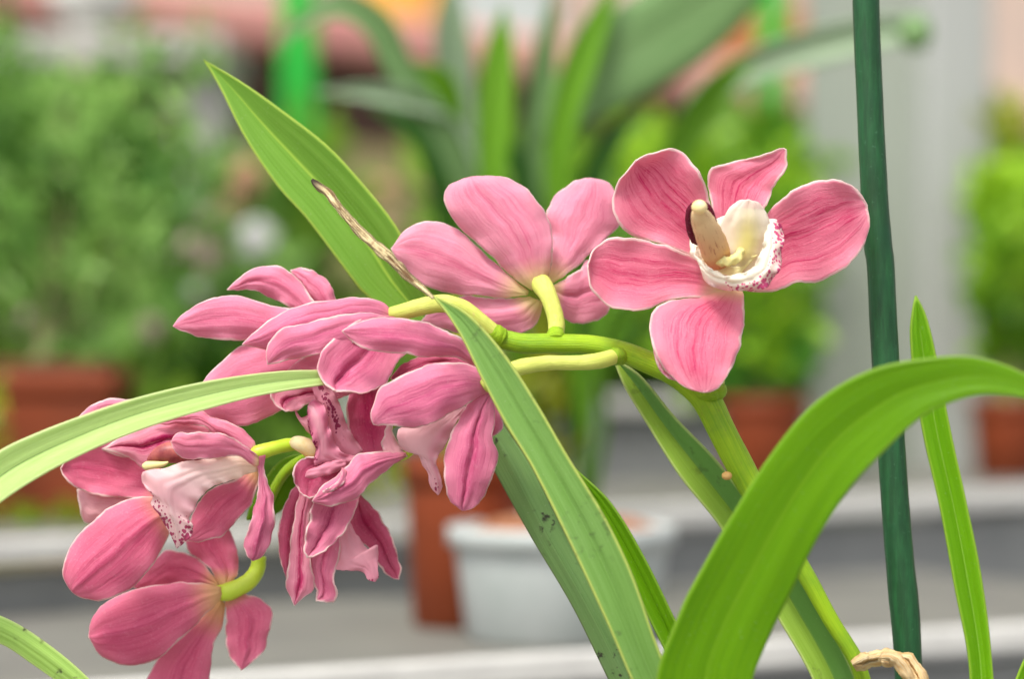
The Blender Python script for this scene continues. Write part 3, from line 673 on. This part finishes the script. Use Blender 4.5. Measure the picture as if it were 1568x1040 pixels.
# dried tip
def dry_tip_mat():
    b = NB("dried_tip"); u, v = b.uv(); n = b.noise(b.comb(b.math('MULTIPLY', u, 3.5), b.math('MULTIPLY', b.math('SINE', b.math('MULTIPLY', v, 6.283)), 5.), 3.), 1., 4., .7)
    n2 = b.noise(b.comb(b.math('MULTIPLY', u, 30.), b.math('MULTIPLY', v, 5.), 3.), 1., 3., .6)
    col = b.mix(b.step(n, .42, .58), (.15, .075, .03), (.85, .70, .38))
    col = b.mix(b.math('MULTIPLY', b.step(n2, .52, .66), .6), col, (.28, .15, .07))
    col = b.mix(b.step(u, .12, .0), col, (.06, .04, .03))
    return b.finish(col, .65, 0, None, b.bump(n, .8, .002), .3)
tube("dried_tip", lf2, [(477, 275, 24, 2), (484, 282, 24, 5), (500, 294, 24, 6.5), (525, 325, 26, 6.5), (560, 362, 27, 8), (600, 398, 28, 8), (630, 428, 29, 6), (650, 444, 30, 4.5), (664, 457, 30.5, 3)], dry_tip_mat(), rough=.5, lump=7, flat=.45, n=110, label="dried brown curled tip of the leaf")

# --- spike
spike = tube("flower_spike", plant, [(1350, Y0, 0, 15), (1346, 1300, 0, 14), (1330, 1080, 0, 12), (1316, 1025, 0, 12), (1304, 1000, 0, 12), (1272, 950, 0, 12.5), (1239, 890, 0, 13.5), (1195, 818, 0, 17), (1152, 748, 0, 20), (1131, 710, 0, 21.5), (1103, 655, 0, 21.5), (1080, 610, 0, 23), (1055, 587, 0, 21), (1028, 570, 0, 18.5), (1000, 558, 0, 17.5), (971, 546, 0, 17), (940, 535, 0, 16), (905, 528, 0, 15), (850, 526, 0, 15), (800, 526, 0, 15.5), (762, 520, 0, 14.5), (735, 535, 0, 12), (690, 575, -6, 11), (640, 625, -10, 10), (560, 665, -14, 10), (500, 690, -14, 9), (440, 720, -16, 8), (405, 790, -20, 8), (396, 850, -22, 9)],
     M_STEM, n=190, rough=.05, lump=20, label="thick green arching flower spike")
tube("node_stub", spike, [(1070, 598, 2, 14), (1086, 600, 4, 16), (1098, 600, 4, 13), (1105, 598, 4, 10), (1109, 590, 3, 3)], M_STEM, n=20, rough=.15)
V, F = blob_geo(PZ(1113, 729, 6), .0017, .0015, .0014); o = mk("dried_scale", V, F, M_DRY, spike); 
leaf("dried_bract", spike, [(1303, 1014), (1316, 1004), (1335, 999), (1362, 996), (1392, 1002), (1411, 1020), (1423, 1050), (1426, 1090)],
     [(1312, 1028), (1324, 1026), (1340, 1020), (1362, 1021), (1380, 1023), (1391, 1036), (1402, 1062), (1414, 1090)], [4, 12, 18, 22, 22], M_DRYS, t=.0006, nu=60, nv=15, cup=7, bump=1.6, jag=4, crease=2, ruffle=1.5, rf=4, label="tan papery dried bract curling off the spike")
leaf("dried_bract_fold", spike, [(1350, 1000), (1370, 1000), (1388, 1012), (1400, 1034), (1408, 1060)], [(1345, 1012), (1362, 1014), (1374, 1028), (1388, 1048), (1400, 1062)], [20, 24, 24], M_DRYS, t=.0005, nu=30, nv=9, cup=3, bump=1.2, jag=3)
# bud bract seen between the flowers
leaf("bract", spike, [(462, 694, ), (430, 705), (402, 740), (384, 775), (378, 795)], [(466, 700), (458, 735), (432, 780), (405, 795), (378, 797)], [-16, -20, -22], M_LEAF_FRONT, vfold=-2, nu=24, nv=9)

for pts in ([(851, 521, 0, 15.5), (851, 513, -1, 14.5), (851, 507, -2, 12)], [(768, 518, 1, 15.5), (757, 511, 2, 15.5), (748, 504, 3, 12)], [(952, 545, 0, 14), (942, 546, 4, 14), (934, 548, 6, 11)]):
    tube("node", spike, pts, M_STEM, n=14, rough=.12)
# --- flowers. each flower: its stalk with the petals, lip and column under it
def flower(pts, label, mat=M_PED, **kw):
    return tube("flower", plant, pts, mat, label=label, **kw)

# F1: open flower at the right, facing the camera
f1 = flower([(1100, 590, 0, 9), (1104, 560, -4, 9), (1112, 500, -6, 9), (1112, 440, -4, 10), (1108, 400, 0, 9)], "open pink flower seen from the front with ivory lip, beside the green stake")
petal("petal", f1, [(1092, 402), (1055, 391), (1000, 369), (963, 360), (945, 336), (938, 309), (945, 281), (973, 246)],
      [(1098, 380), (1092, 340), (1087, 309), (1080, 280), (1066, 256), (1050, 238), (1032, 229), (998, 234), (973, 246)], [2, 8, 12], M_PET_FRONT, cup=-6, twist=-2, tipcurl=1)
petal("petal", f1, [(1100, 370), (1092, 330), (1086, 290), (1085, 268), (1090, 257), (1124, 247), (1176, 234), (1197, 226), (1204, 229)],
      [(1130, 372), (1160, 335), (1170, 320), (1179, 301), (1191, 277), (1204, 257), (1205, 240), (1204, 229)], [0, 2, 8], M_PET_FRONT, cup=-3, twist=-4)
petal("petal", f1, [(1138, 372), (1174, 328), (1195, 305), (1223, 287), (1254, 276), (1286, 276), (1312, 290), (1328, 314)],
      [(1130, 428), (1150, 446), (1182, 447), (1207, 438), (1216, 434), (1238, 434), (1270, 424), (1298, 407), (1319, 382), (1331, 345), (1328, 314)], [0, 6, 6], M_PET_FRONT, cup=-4, twist=2, tipcurl=2)
petal("petal", f1, [(1108, 420), (1080, 400), (1057, 391), (1030, 379), (990, 368), (940, 364), (912, 377), (900, 405)],
      [(1108, 446), (1085, 456), (1045, 456), (1022, 461), (994, 471), (965, 475), (935, 469), (913, 453), (902, 431), (900, 405)], [4, 10, 14], M_PET_FRONT, cup=-5, twist=-2, tipcurl=-1)
petal("petal", f1, [(1106, 442), (1060, 457), (1018, 464), (999, 480), (995, 505), (1002, 537), (1018, 565), (1040, 587), (1058, 598), (1078, 601)],
      [(1128, 442), (1137, 447), (1139, 466), (1138, 498), (1129, 543), (1117, 569), (1103, 592), (1092, 600), (1078, 601)], [2, 12, 22, 26], M_PET_FRONT, cup=4, ruffle=1.2)
petal("petal_fold", f1, [(1004, 535), (1012, 556), (1022, 572), (1040, 583)], [(1000, 528), (1004, 552), (1018, 576), (1040, 584)], [14, 19, 23], M_PET_FRONT, cup=1, nu=14, nv=6) 
# lip: ivory pouch with spotted rim
pa = lip_patch([(1108, 430), (1101, 395), (1104, 355), (1113, 325), (1130, 309), (1147, 306)], [(1160, 428), (1176, 395), (1179, 360), (1176, 336), (1165, 315), (1147, 306)],
               [10, 13, 17, 21], cup=5, ruffle=.4, yellow=lambda u, v: np.exp(-((u-.42)/.28)**2-((v-.55)/.22)**2)*.85, pink=lambda u, v: .18*(u > .8))
pb = lip_patch([(1088, 395), (1066, 372), (1063, 388), (1076, 402), (1092, 414), (1112, 420), (1138, 418), (1158, 405), (1168, 385), (1172, 362), (1174, 338)],
               [(1060, 352), (1055, 368), (1059, 388), (1073, 404), (1079, 425), (1096, 440), (1125, 446), (1152, 443), (1175, 437), (1191, 418), (1198, 385), (1198, 355), (1190, 337), (1176, 336)],
               [10, 14, 19, 22, 21, 18, 15], cup=4, ruffle=2.2, rf=8, nu=70, twist=1, jag=4,
               spot=lambda u, v: np.clip((v-.30)/.3, 0, 1)*np.clip((u-.36)/.1, 0, 1)*np.clip((1.0-u)/.06, 0, 1)*(.55+.4*v), pink=lambda u, v: np.clip((v-.55)*.9, 0, .35)*(u > .3))
pc = lip_patch([(1062, 350), (1064, 380), (1076, 402), (1100, 418), (1130, 424)], [(1110, 330), (1108, 370), (1112, 390), (1130, 398), (1160, 390)], [6, 8, 14, 16], cup=-3, ruffle=0, yellow=lambda u, v: np.clip(u-.3, 0, .6))
join_patches("lip", f1, [pa, pb, pc], M_LIP)
# callus ridge
V, F, uv = tube_geo([(1097, 403, 18, 3), (1106, 402, 19, 6), (1118, 400, 20, 7.5), (1128, 395, 19, 8), (1133, 386, 17, 6), (1137, 376, 14, 2)], n=30, rough=.7, lump=4)
mk("callus", V, F, simple_mat("callus_yellow", (.86, .80, .36), (.84, .74, .28), 200., .5, .2, .0004, .4, .2), f1, uv=uv)
# column
V, F, uv = tube_geo([(1106, 404, 12, 17), (1098, 390, 17, 22), (1090, 370, 22, 22.5), (1082, 352, 27, 20.5), (1075, 337, 30, 17.5), (1071, 326, 33, 13.5), (1070, 314, 34, 6)], n=40, sides=24, flat=.6, rough=.06)
cx = PZ(1066, 330, 20)
mar = np.clip(1.3-np.linalg.norm((V-PZ(1050, 332, 16))*np.array((1, .5, .45)), axis=1)/.0024, 0, 1)
column1 = mk("column", V, F, M_COLUMN, f1, uv=uv, attrs={"maroon": mar})
petal("column_hood", column1, [(1060, 372), (1053, 356), (1050, 336), (1052, 320), (1062, 309), (1078, 308), (1089, 318), (1097, 338)], [(1070, 376), (1064, 350), (1062, 332), (1068, 322), (1080, 320), (1090, 328), (1100, 348)], [18, 24, 24], 
      petal_mat("hood_maroon", (.16, .008, .03), (.09, .003, .015), rim=(.16, .01, .03), base=(.2, .04, .05), pale=0.), cup=2, nu=20, nv=9, ruffle=0)
V, F = blob_geo(PZ(1071, 317, 36), .0025, .0024, .0023); V[:, 2] -= 0
mk("anther_cap", V, F, M_CREAM, column1)

# F2: flower seen from behind
f2 = flower([(851, 516, -2, 12.5), (852, 495, -4, 13), (846, 470, -6, 13), (838, 450, -8, 14), (828, 434, -12, 16), (820, 424, -16, 11)], "pale pink flower seen from behind on a thick yellow green stalk", rough=.04)
petal("petal", f2, [(812, 455), (780, 458), (735, 455), (705, 455), (670, 468), (645, 492)], [(832, 462), (826, 485), (810, 505), (785, 513), (740, 514), (690, 508), (645, 492)], [-16, -20, -24], M_PET_BACK, cup=4)
petal("petal", f2, [(843, 440), (862, 430), (886, 414), (905, 396), (925, 400), (940, 440)], [(842, 450), (856, 476), (866, 490), (884, 496), (905, 493), (927, 482), (940, 440)], [-16, -22, -26], M_PET_BACK, cup=3, crease=1)
petal("petal", f2, [(838, 432), (845, 400), (843, 360), (836, 327), (846, 307), (863, 288), (884, 276), (905, 273)], [(842, 436), (862, 424), (882, 409), (900, 391), (918, 377), (934, 360), (947, 343), (948, 310), (940, 290), (925, 278), (905, 273)], [-17, -24, -26], M_PET_BACK, cup=5)
petal("petal", f2, [(810, 446), (768, 412), (731, 380), (702, 352), (681, 341), (658, 338), (636, 343), (615, 358), (599, 381)], [(808, 452), (768, 456), (731, 452), (696, 450), (669, 445), (647, 437), (626, 421), (608, 400), (599, 381)], [-14, -16, -14], M_PET_BACK, cup=5)
petal("petal", f2, [(815, 445), (782, 421), (755, 395), (728, 371), (701, 344), (687, 323), (680, 303), (684, 289), (698, 278), (722, 271)], [(828, 438), (843, 412), (845, 385), (843, 355), (836, 328), (822, 307), (804, 288), (782, 276), (755, 270), (722, 271)], [-12, -12, -12], M_PET_BACK, cup=7, crease=.5)

# F3: upper left flower, drooping, seen from behind
f3 = flower([(758, 512, 2, 13), (735, 492, 4, 13), (710, 474, 5, 14), (680, 465, 6, 14), (645, 470, 6, 13.5), (615, 478, 5, 12.5), (598, 480, 4, 10)], "pink flower at upper left of the cluster with spread petals on a yellow stalk", rough=.04)
petal("petal", f3, [(515, 500), (470, 450), (452, 430), (445, 414)], [(540, 500), (516, 462), (505, 436), (487, 419), (467, 411), (445, 414)], [-12, -14, -16], M_PET_LEFT, cup=4)
petal("petal", f3, [(500, 490), (462, 435), (445, 418), (428, 408), (406, 408), (378, 416), (361, 432), (348, 444)], [(480, 500), (455, 478), (430, 463), (405, 451), (378, 443), (348, 444)], [-8, -10, -8], M_PET_LEFT, cup=4)
petal("petal", f3, [(500, 490), (455, 476), (423, 471), (406, 467), (384, 458), (361, 454), (334, 455), (306, 464), (281, 482), (265, 500)], [(490, 520), (450, 520), (410, 525), (373, 522), (334, 520), (306, 516), (282, 509), (265, 500)], [-6, -6, -2], M_PET_LEFT, cup=4)
petal("petal", f3, [(480, 560), (440, 528), (400, 522), (370, 529), (345, 549), (325, 567), (312, 585), (303, 612)], [(485, 595), (455, 615), (432, 628), (398, 645), (370, 654), (334, 645), (312, 634), (303, 612)], [-8, -8, -4], M_PET_LEFT, cup=5, crease=.8)
petal("petal", f3, [(520, 530), (480, 540), (458, 551), (440, 567)], [(520, 575), (490, 572), (465, 570), (440, 567)], [-4, -4, -4], M_PET_LEFT, cup=1, nu=16, nv=8)
petal("petal", f3, [(600, 478), (588, 465), (570, 459), (540, 457), (512, 460), (479, 463), (445, 474), (417, 488), (395, 504), (371, 528)], [(598, 490), (560, 490), (520, 500), (490, 510), (465, 518), (440, 530), (415, 536), (395, 532), (371, 528)], [3, 2, 2, 2], M_PET_CLUST, cup=4)
petal("petal", f3, [(600, 484), (560, 480), (518, 482), (487, 492), (456, 499), (431, 504), (417, 518), (408, 540), (410, 558)], [(598, 496), (570, 512), (530, 528), (495, 540), (470, 547), (445, 549), (425, 555), (410, 558)], [5, 9, 10, 9], M_PET_CLUST, cup=3)

# F5: hanging flower facing left with frilled lip
f5 = flower([(690, 575, -6, 9), (660, 620, -4, 9), (640, 670, -2, 9), (622, 695, -2, 8), (600, 700, -2, 8)], "hanging middle flower facing left with frilled speckled lip", M_PEDG)
petal("petal", f5, [(556, 700), (538, 670), (531, 640), (533, 610), (550, 575)], [(592, 692), (600, 655), (598, 620), (590, 590), (550, 575)], [-2, -6, -4], M_PET_DEEP, cup=-3)
petal("petal", f5, [(624, 700), (604, 672), (597, 650), (600, 640)], [(588, 694), (584, 680), (590, 660), (600, 640)], [2, 0, 0], M_PET_PALE, cup=2, nu=16, nv=8)
petal("petal", f5, [(545, 600), (500, 583), (470, 586), (440, 592), (412, 600), (420, 618), (437, 630)], [(520, 610), (490, 615), (470, 618), (455, 628), (437, 630)], [-2, 0, 3], M_PET_STRIPE, cup=-2, crease=1)
lpa = lip_patch([(556, 690), (532, 655), (522, 625), (510, 600), (495, 580)], [(528, 712), (508, 680), (498, 650), (486, 620), (478, 595)], [0, 2, 4, 2], cup=3, ruffle=1.5, rf=4, spot=lambda u, v: 1.15*np.exp(-((v-.45)/.20)**2)*np.clip((u-.2)*4, 0, 1), pink=lambda u, v: .3+.3*v)
lpb = lip_patch([(550, 700), (520, 690), (505, 655), (500, 630), (492, 618), (480, 612), (472, 622)], [(530, 716), (505, 716), (482, 712), (484, 690), (478, 672), (472, 650), (472, 622)], [4, 7, 9, 8], cup=3, ruffle=2, rf=4, spot=lambda u, v: np.clip((v-.72)*4, 0, 1)*.9, pink=lambda u, v: .5+.35*np.sin(v*9)*u)
lpc = lip_patch([(530, 704), (505, 708), (486, 716), (470, 722), (468, 730)], [(530, 716), (512, 724), (495, 728), (478, 734), (468, 730)], [6, 9, 9], cup=2, ruffle=1, nu=20, nv=9, pink=lambda u, v: .5+0*u)
lpd = lip_patch([(500, 620), (480, 632), (462, 640), (450, 625)], [(505, 660), (486, 668), (466, 655), (450, 625)], [0, -1, -1], cup=2, ruffle=1, nu=20, nv=9, pink=lambda u, v: .35+0*u)
join_patches("lip", f5, [lpa, lpb, lpc, lpd], M_LIP_DEEP)
c5 = tube("column", f5, [(500, 700, 0, 12), (482, 694, 2, 13), (468, 684, 4, 13), (456, 679, 5, 11.5), (446, 678, 5, 7), (443, 678, 5, 1)], M_CREAM, n=30, sides=20, label="cream yellow rounded column tip")
petal("petal", f5, [(528, 714), (500, 705), (477, 700), (461, 703), (451, 716), (449, 732), (457, 750), (474, 764)], [(532, 720), (520, 735), (505, 745), (490, 756), (474, 764)], [2, 6, 6], M_PET_DEEP, cup=-3)
petal("petal", f5, [(622, 694), (585, 692), (551, 695), (535, 708), (520, 725), (502, 738), (486, 752), (478, 768)], [(620, 700), (597, 717), (573, 735), (556, 752), (541, 765), (523, 772), (500, 774), (478, 768)], [2, 8, 12, 11], M_PET_DEEP if False else M_PET_CLUST, cup=4, crease=-1)
petal("petal_fold", f5, [(524, 716), (521, 730), (512, 742), (494, 753)], [(530, 722), (528, 738), (514, 750), (494, 754)], [13, 15, 16], M_PET_CLUST, cup=.8, nu=14, nv=6)

# F6: lower middle drooping flower
f6 = flower([(560, 665, -14, 8), (556, 700, -12, 8), (545, 740, -10, 9), (530, 765, -9, 10)], "drooping lower middle flower with narrow folded petals", M_PEDG)
petal("petal", f6, [(540, 758), (531, 805), (548, 826), (567, 843), (582, 870), (600, 886), (611, 888)], [(552, 758), (576, 783), (594, 810), (606, 841), (613, 868), (611, 888)], [-14, -16, -18], M_PET_DEEP, cup=-2, crease=1)
lq = lip_patch([(528, 800), (516, 830), (515, 873), (536, 873), (556, 877), (563, 888), (574, 891)], [(535, 800), (550, 824), (567, 845), (577, 835), (578, 862), (580, 882), (574, 891)], [-10, -8, -5], cup=4, ruffle=1.3, pink=lambda u, v: .45+.5*np.clip(u-.5, 0, 1), spot=lambda u, v: .6*(u > .93))
join_patches("lip", f6, [lq], M_LIP_PINK)
petal("petal", f6, [(468, 735), (445, 755), (433, 783), (427, 822), (429, 856), (440, 890)], [(480, 745), (462, 780), (456, 820), (452, 865), (440, 890)], [-8, -12, -12], M_PET_DEEP, cup=3)
petal("petal", f6, [(500, 780), (475, 840), (473, 865), (478, 888), (484, 905), (484, 921)], [(520, 790), (520, 850), (511, 888), (517, 912), (512, 922), (484, 921)], [-8, -7, -6], M_PET_FOLD, cup=-3, crease=.7)
petal("petal", f6, [(462, 742), (449, 800), (444, 850), (438, 895), (444, 914), (451, 928)], [(484, 745), (474, 800), (474, 850), (480, 885), (480, 902), (466, 914), (451, 928)], [-4, -4, -4], M_PET_STRIPE, cup=3, crease=1.0)
petal("petal", f6, [(482, 752), (475, 793), (469, 817), (465, 844), (470, 855)], [(552, 752), (545, 780), (532, 807), (516, 827), (500, 842), (484, 852), (470, 855)], [-2, 2, 5], M_PET_FOLD, cup=-4, twist=3, crease=1)

# F4: flower behind the strap leaf
f4 = flower([(952, 541, -2, 8), (938, 547, 5, 12), (915, 553, 10, 12.5), (880, 556, 12, 11.5), (840, 556, 14, 11.5), (800, 562, 16, 12.5), (765, 575, 16, 13), (740, 590, 15, 13)], "pink nodding flower half hidden by the strap leaf, petals hanging down", rough=.05)
petal("petal", f4, [(755, 600), (765, 625), (770, 645), (766, 660), (752, 670)], [(745, 600), (748, 630), (750, 650), (752, 670)], [6, 6, 6], M_PET_CLUST, cup=2, nu=16, nv=8)
petal("petal", f4, [(735, 560), (695, 545), (650, 545), (615, 560), (598, 580)], [(735, 572), (700, 570), (650, 578), (620, 590), (598, 580)], [6, 6, 4], M_PET_DEEP, cup=2)
petal("petal", f4, [(606, 486), (560, 486), (532, 499), (508, 520), (492, 541), (486, 563), (491, 580), (500, 591), (514, 600)], [(640, 530), (615, 548), (606, 562), (596, 578), (582, 592), (562, 600), (538, 601), (514, 600)], [6, 10, 14, 16], M_PET_FOLD, cup=-4, crease=1.5, ruffle=.5)
petal("petal", f4, [(738, 565), (708, 520), (677, 504), (640, 491), (597, 486), (560, 490), (540, 497), (524, 507)], [(735, 562), (692, 548), (652, 546), (615, 541), (585, 540), (560, 534), (542, 525), (524, 507)], [10, 18, 21, 19], M_PET_CLUST, cup=4)
lr = lip_patch([(705, 626), (665, 645), (635, 652), (612, 657), (608, 668), (612, 682), (622, 691), (640, 695), (646, 711), (655, 724), (661, 747), (671, 758)], [(716, 622), (697, 650), (684, 678), (670, 700), (668, 714), (675, 729), (676, 748), (671, 758)], [6, 10, 9, 6], cup=3, ruffle=1.6, rf=5, pink=lambda u, v: .15+.5*np.clip(u-.6, 0, 1)+.3*np.exp(-((v-.8)/.1)**2), spot=lambda u, v: np.clip((u-.82)*8, 0, 1)*np.exp(-((v-.5)/.25)**2))
join_patches("lip", f4, [lr], M_LIP_PINK)
petal("petal", f4, [(748, 596), (722, 613), (705, 637), (692, 662), (683, 689), (680, 714), (683, 745), (691, 769), (708, 782)], [(757, 605), (758, 640), (754, 662), (757, 680), (762, 697), (760, 714), (749, 744), (736, 766), (724, 779), (708, 782)], [12, 16, 15], M_PET_FOLD, cup=4, crease=1.5)
petal("petal", f4, [(750, 592), (738, 570), (722, 560), (700, 557), (665, 558), (634, 566), (612, 576), (592, 587), (580, 599), (574, 615), (568, 640), (572, 650)], [(748, 600), (714, 618), (689, 634), (662, 648), (640, 656), (612, 653), (590, 651), (572, 650)], [14, 20, 21, 20], M_PET_CLUST, cup=4)

# F8: bottom flower from behind
f8 = flower([(397, 852, -22, 11), (394, 872, -22, 12), (382, 890, -21, 13), (362, 902, -20, 13.5), (345, 908, -20, 14), (332, 906, -22, 9)], "bottom pink flower seen from behind, cut by the lower picture edge", M_PEDG, rough=.04)
petal("petal", f8, [(338, 898), (320, 870), (297, 851), (284, 830), (300, 800), (325, 790)], [(352, 896), (363, 880), (365, 856), (359, 832), (348, 805), (325, 790)], [-22, -26, -26], M_PET_LOW, cup=4, crease=-1)
petal("petal", f8, [(336, 894), (312, 865), (288, 850), (262, 842), (235, 858), (198, 900)], [(335, 900), (300, 898), (264, 900), (230, 905), (198, 900)], [-24, -27, -26], M_PET_LOW, cup=3)
petal("petal", f8, [(338, 918), (310, 943), (285, 970), (250, 1000), (225, 1040), (215, 1090), (250, 1150)], [(345, 925), (341, 955), (326, 990), (322, 1030), (312, 1090), (250, 1150)], [-24, -28, -30], M_PET_LOW, cup=3)
petal("petal", f8, [(345, 912), (346, 935), (346, 965), (347, 993), (356, 1013), (369, 1027)], [(352, 910), (371, 908), (395, 916), (413, 931), (418, 947), (411, 970), (407, 992), (390, 1012), (369, 1027)], [-22, -22, -20], M_PET_LOW, cup=3, crease=-1)
petal("petal", f8, [(338, 900), (300, 893), (260, 895), (222, 900), (185, 912), (155, 930), (140, 951), (136, 976)], [(340, 914), (322, 935), (298, 958), (270, 985), (240, 1010), (205, 1019), (178, 1017), (153, 1002), (136, 976)], [-18, -18, -16], M_PET_LOW, cup=6, crease=-.8)

# F7: left flower, side view, lip hanging
f7 = flower([(500, 688, -12, 8), (470, 680, -4, 9.5), (440, 682, -2, 10.5), (415, 688, 0, 11), (395, 694, 1, 12), (384, 697, 1, 8)], "left flower in side view with pale speckled lip and maroon column", M_PEDG, rough=.04)
petal("petal", f7, [(345, 660), (280, 630), (230, 612), (196, 612), (155, 613), (134, 625), (118, 644)], [(330, 680), (250, 700), (190, 700), (140, 680), (118, 644)], [-8, -10, -10], M_PET_LEFT, cup=4)
petal("petal", f7, [(270, 735), (217, 700), (170, 680), (130, 680), (105, 695), (93, 718)], [(262, 760), (236, 764), (209, 764), (174, 762), (145, 757), (118, 748), (100, 735), (93, 718)], [-8, -10, -6], M_PET_LOW, cup=-4)
petal("petal", f7, [(230, 745), (190, 745), (150, 742), (118, 750)], [(230, 790), (190, 800), (150, 800), (128, 800), (122, 775), (118, 750)], [-14, -14, -14], M_PET_PALE, cup=3)
petal("petal", f7, [(262, 780), (236, 762), (201, 764), (169, 776), (145, 797), (120, 822), (104, 849), (96, 873), (101, 893), (111, 907)], [(272, 790), (256, 825), (244, 847), (226, 874), (203, 899), (175, 914), (147, 920), (126, 916), (111, 907)], [-4, 0, 2], M_PET_LOW, cup=5, crease=-.8)
petal("petal", f7, [(385, 680), (330, 655), (280, 645), (250, 642), (225, 650), (200, 664), (172, 679), (156, 688)], [(380, 690), (300, 690), (265, 700), (240, 712), (217, 714), (205, 704), (185, 694), (156, 688)], [-4, -5, -3], M_PET_STRIPE, cup=2, crease=1)
petal("petal", f7, [(392, 690), (387, 674), (371, 657), (349, 647), (322, 639), (303, 629), (270, 636), (235, 648)], [(390, 695), (372, 689), (349, 676), (326, 666), (312, 654), (290, 650), (262, 650), (235, 648)], [0, -1, -3], M_PET_LEFT, cup=3)
petal("petal", f7, [(394, 712), (360, 735), (325, 748), (304, 770), (293, 795), (286, 816), (288, 829)], [(396, 724), (394, 745), (384, 773), (369, 791), (352, 808), (336, 822), (312, 829), (288, 829)], [-2, -4, -4], M_PET_LOW, cup=3, ruffle=1.2)
c7 = tube("column", f7, [(350, 700, 3, 14), (310, 695, 4, 16), (280, 693, 4, 17), (255, 694, 4, 16), (238, 700, 4, 11), (226, 706, 4, 3)], simple_mat("column_maroon", (.45, .12, .1), (.16, .01, .03), 120., .45), n=30, sides=20)
tube("anther_cap", c7, [(218, 714, 7, 3), (224, 714, 7, 7), (236, 713, 7, 6.5), (250, 711, 7, 4), (258, 708, 7, 1.5)], simple_mat("cap_yellow", (.70, .66, .25), (.66, .6, .3), 100., .5), n=20)
lt = lip_patch([(394, 706), (365, 697), (344, 699), (309, 704), (279, 708), (252, 716), (231, 721), (217, 724), (217, 738), (226, 750), (236, 758), (232, 774), (243, 788), (252, 801), (265, 826), (271, 840)],
               [(393, 722), (375, 728), (349, 738), (325, 745), (306, 762), (297, 780), (289, 795), (296, 804), (293, 819), (280, 831), (271, 840)], [4, 8, 11, 12, 10], cup=4, ruffle=1.3, rf=8, nu=70, crease=-1,
               spot=lambda u, v: np.clip((u-.62)*5, 0, 1.)*(.35+.65*np.clip(np.abs(v-.5)*3, 0, 1))+.35*np.clip((.12-v)*9, 0, 1)*(u > .45), yellow=lambda u, v: np.clip(.55-u*1.3, 0, 1)*.75, pink=lambda u, v: .05+.3*np.exp(-((u-.62)/.12)**2)+.5*np.clip(u-.8, 0, 1))
join_patches("lip", f7, [lt], M_LIP_SIDE)
petal("petal", f7, [(396, 700), (382, 688), (360, 674), (336, 664), (295, 663), (273, 664), (262, 677)], [(396, 712), (390, 714), (379, 706), (365, 698), (344, 700), (309, 703), (279, 701), (268, 690), (262, 677)], [8, 12, 14], M_PET_LEFT, cup=3, ruffle=1.2)
petal("petal", f7, [(392, 700), (395, 719), (394, 760), (387, 789), (379, 816), (374, 834), (376, 850), (387, 859)], [(406, 697), (404, 719), (411, 741), (418, 765), (420, 795), (414, 827), (402, 852), (387, 859)], [6, 8, 6], M_PET_FOLD, cup=3, crease=-1)

# ------------------------------------------------------------------ neighbouring orchid: two pale leaves from the left
nbp = empty("orchid_plant", (PZ(-480, 0, 0)[0], D0, topN+.11), "neighbouring orchid showing only its two pale green leaves at the left", "orchid")
pot("orchid_pot", (PZ(-480, 0, 0)[0], D0, topN), .062, .048, .12, M_DARK, M_BARK, "black pot off to the left holding the neighbouring orchid")
leaf("leaf", nbp, [(-500, Y0), (-330, 1120), (-180, 860), (-60, 736), (0, 690), (60, 662), (120, 639), (180, 618), (240, 601), (310, 585), (380, 574), (440, 568), (500, 567)],
     [(-460, Y0), (-260, 1170), (-120, 930), (-40, 808), (0, 771), (60, 731), (120, 699), (180, 672), (240, 650), (310, 629), (380, 610), (440, 598), (505, 588)],
     [10, 30, 38, 38, 34, 26, 10], M_LEAF_PALE, vfold=3, label="pale green leaf sweeping across the left flowers")
leaf("leaf", nbp, [(-490, Y0), (-300, 1080), (-160, 960), (-60, 930), (0, 944), (60, 978), (135, 1040), (200, 1120)],
     [(-460, Y0), (-240, 1110), (-140, 1010), (-60, 975), (0, 986), (50, 1018), (95, 1050), (200, 1120)],
     [10, 20, 25, 20, 12], M_LEAF_SPOT, vfold=-2, label="short pale leaf with dark specks in the lower left corner")

# ------------------------------------------------------------------ green stake
def stake_mat():
    b = NB("green_stake"); co = b.coord(); mp = b.n.new('ShaderNodeMapping'); b.l.new(co, mp.inputs[0]); mp.inputs['Scale'].default_value = (1, 1, .12)
    n = b.noise(mp.outputs[0], 420., 4., .65); n2 = b.noise(co, 55., 4., .6); n3 = b.noise(co, 500., 3., .7)
    col = b.mix(b.step(n, .35, .7), (.007, .050, .014), (.013, .092, .026))
    col = b.mix(b.math('MULTIPLY', b.step(n2, .45, .7), .5), col, (.006, .06, .022))
    col = b.mix(b.math('MULTIPLY', b.step(n3, .64, .72), .35), col, (.07, .18, .10))
    col = b.mix(b.math('MULTIPLY', b.step(b.noise(co, 130., 3., .6), .68, .72), .7), col, (.01, .025, .012))
    return b.finish(col, .5, 0, None, b.bump(b.math('ADD', n, b.math('MULTIPLY', n2, 1.5)), .5, .0007), .4)
SY = (CAM_Z-(topN+.09))/(K*D0)+520
V, F, uv = tube_geo([(1325, -260, -14, 20), (1326, 0, -14, 20.5), (1332, 150, -14, 20.5), (1339, 300, -14, 21), (1345, 380, -14, 21.8), (1348, 400, -14, 21.3), (1354, 520, -14, 21.3), (1362, 640, -14, 21.5), (1370, 760, -14, 21.5), (1379, 870, -14, 22.2), (1384, 920, -14, 22.8), (1390, 1000, -14, 21.5), (1394, 1100, -14, 21.5), (1410, SY, -14, 21.5)], n=160, sides=32, rough=.02, lump=30)
stake = mk("plant_stake", V, F, stake_mat(), None, uv=uv, origin=tuple(PZ(1410, SY, -14)))
props(stake, "dark green round plant stake standing upright right of the open flower", "plant stake")
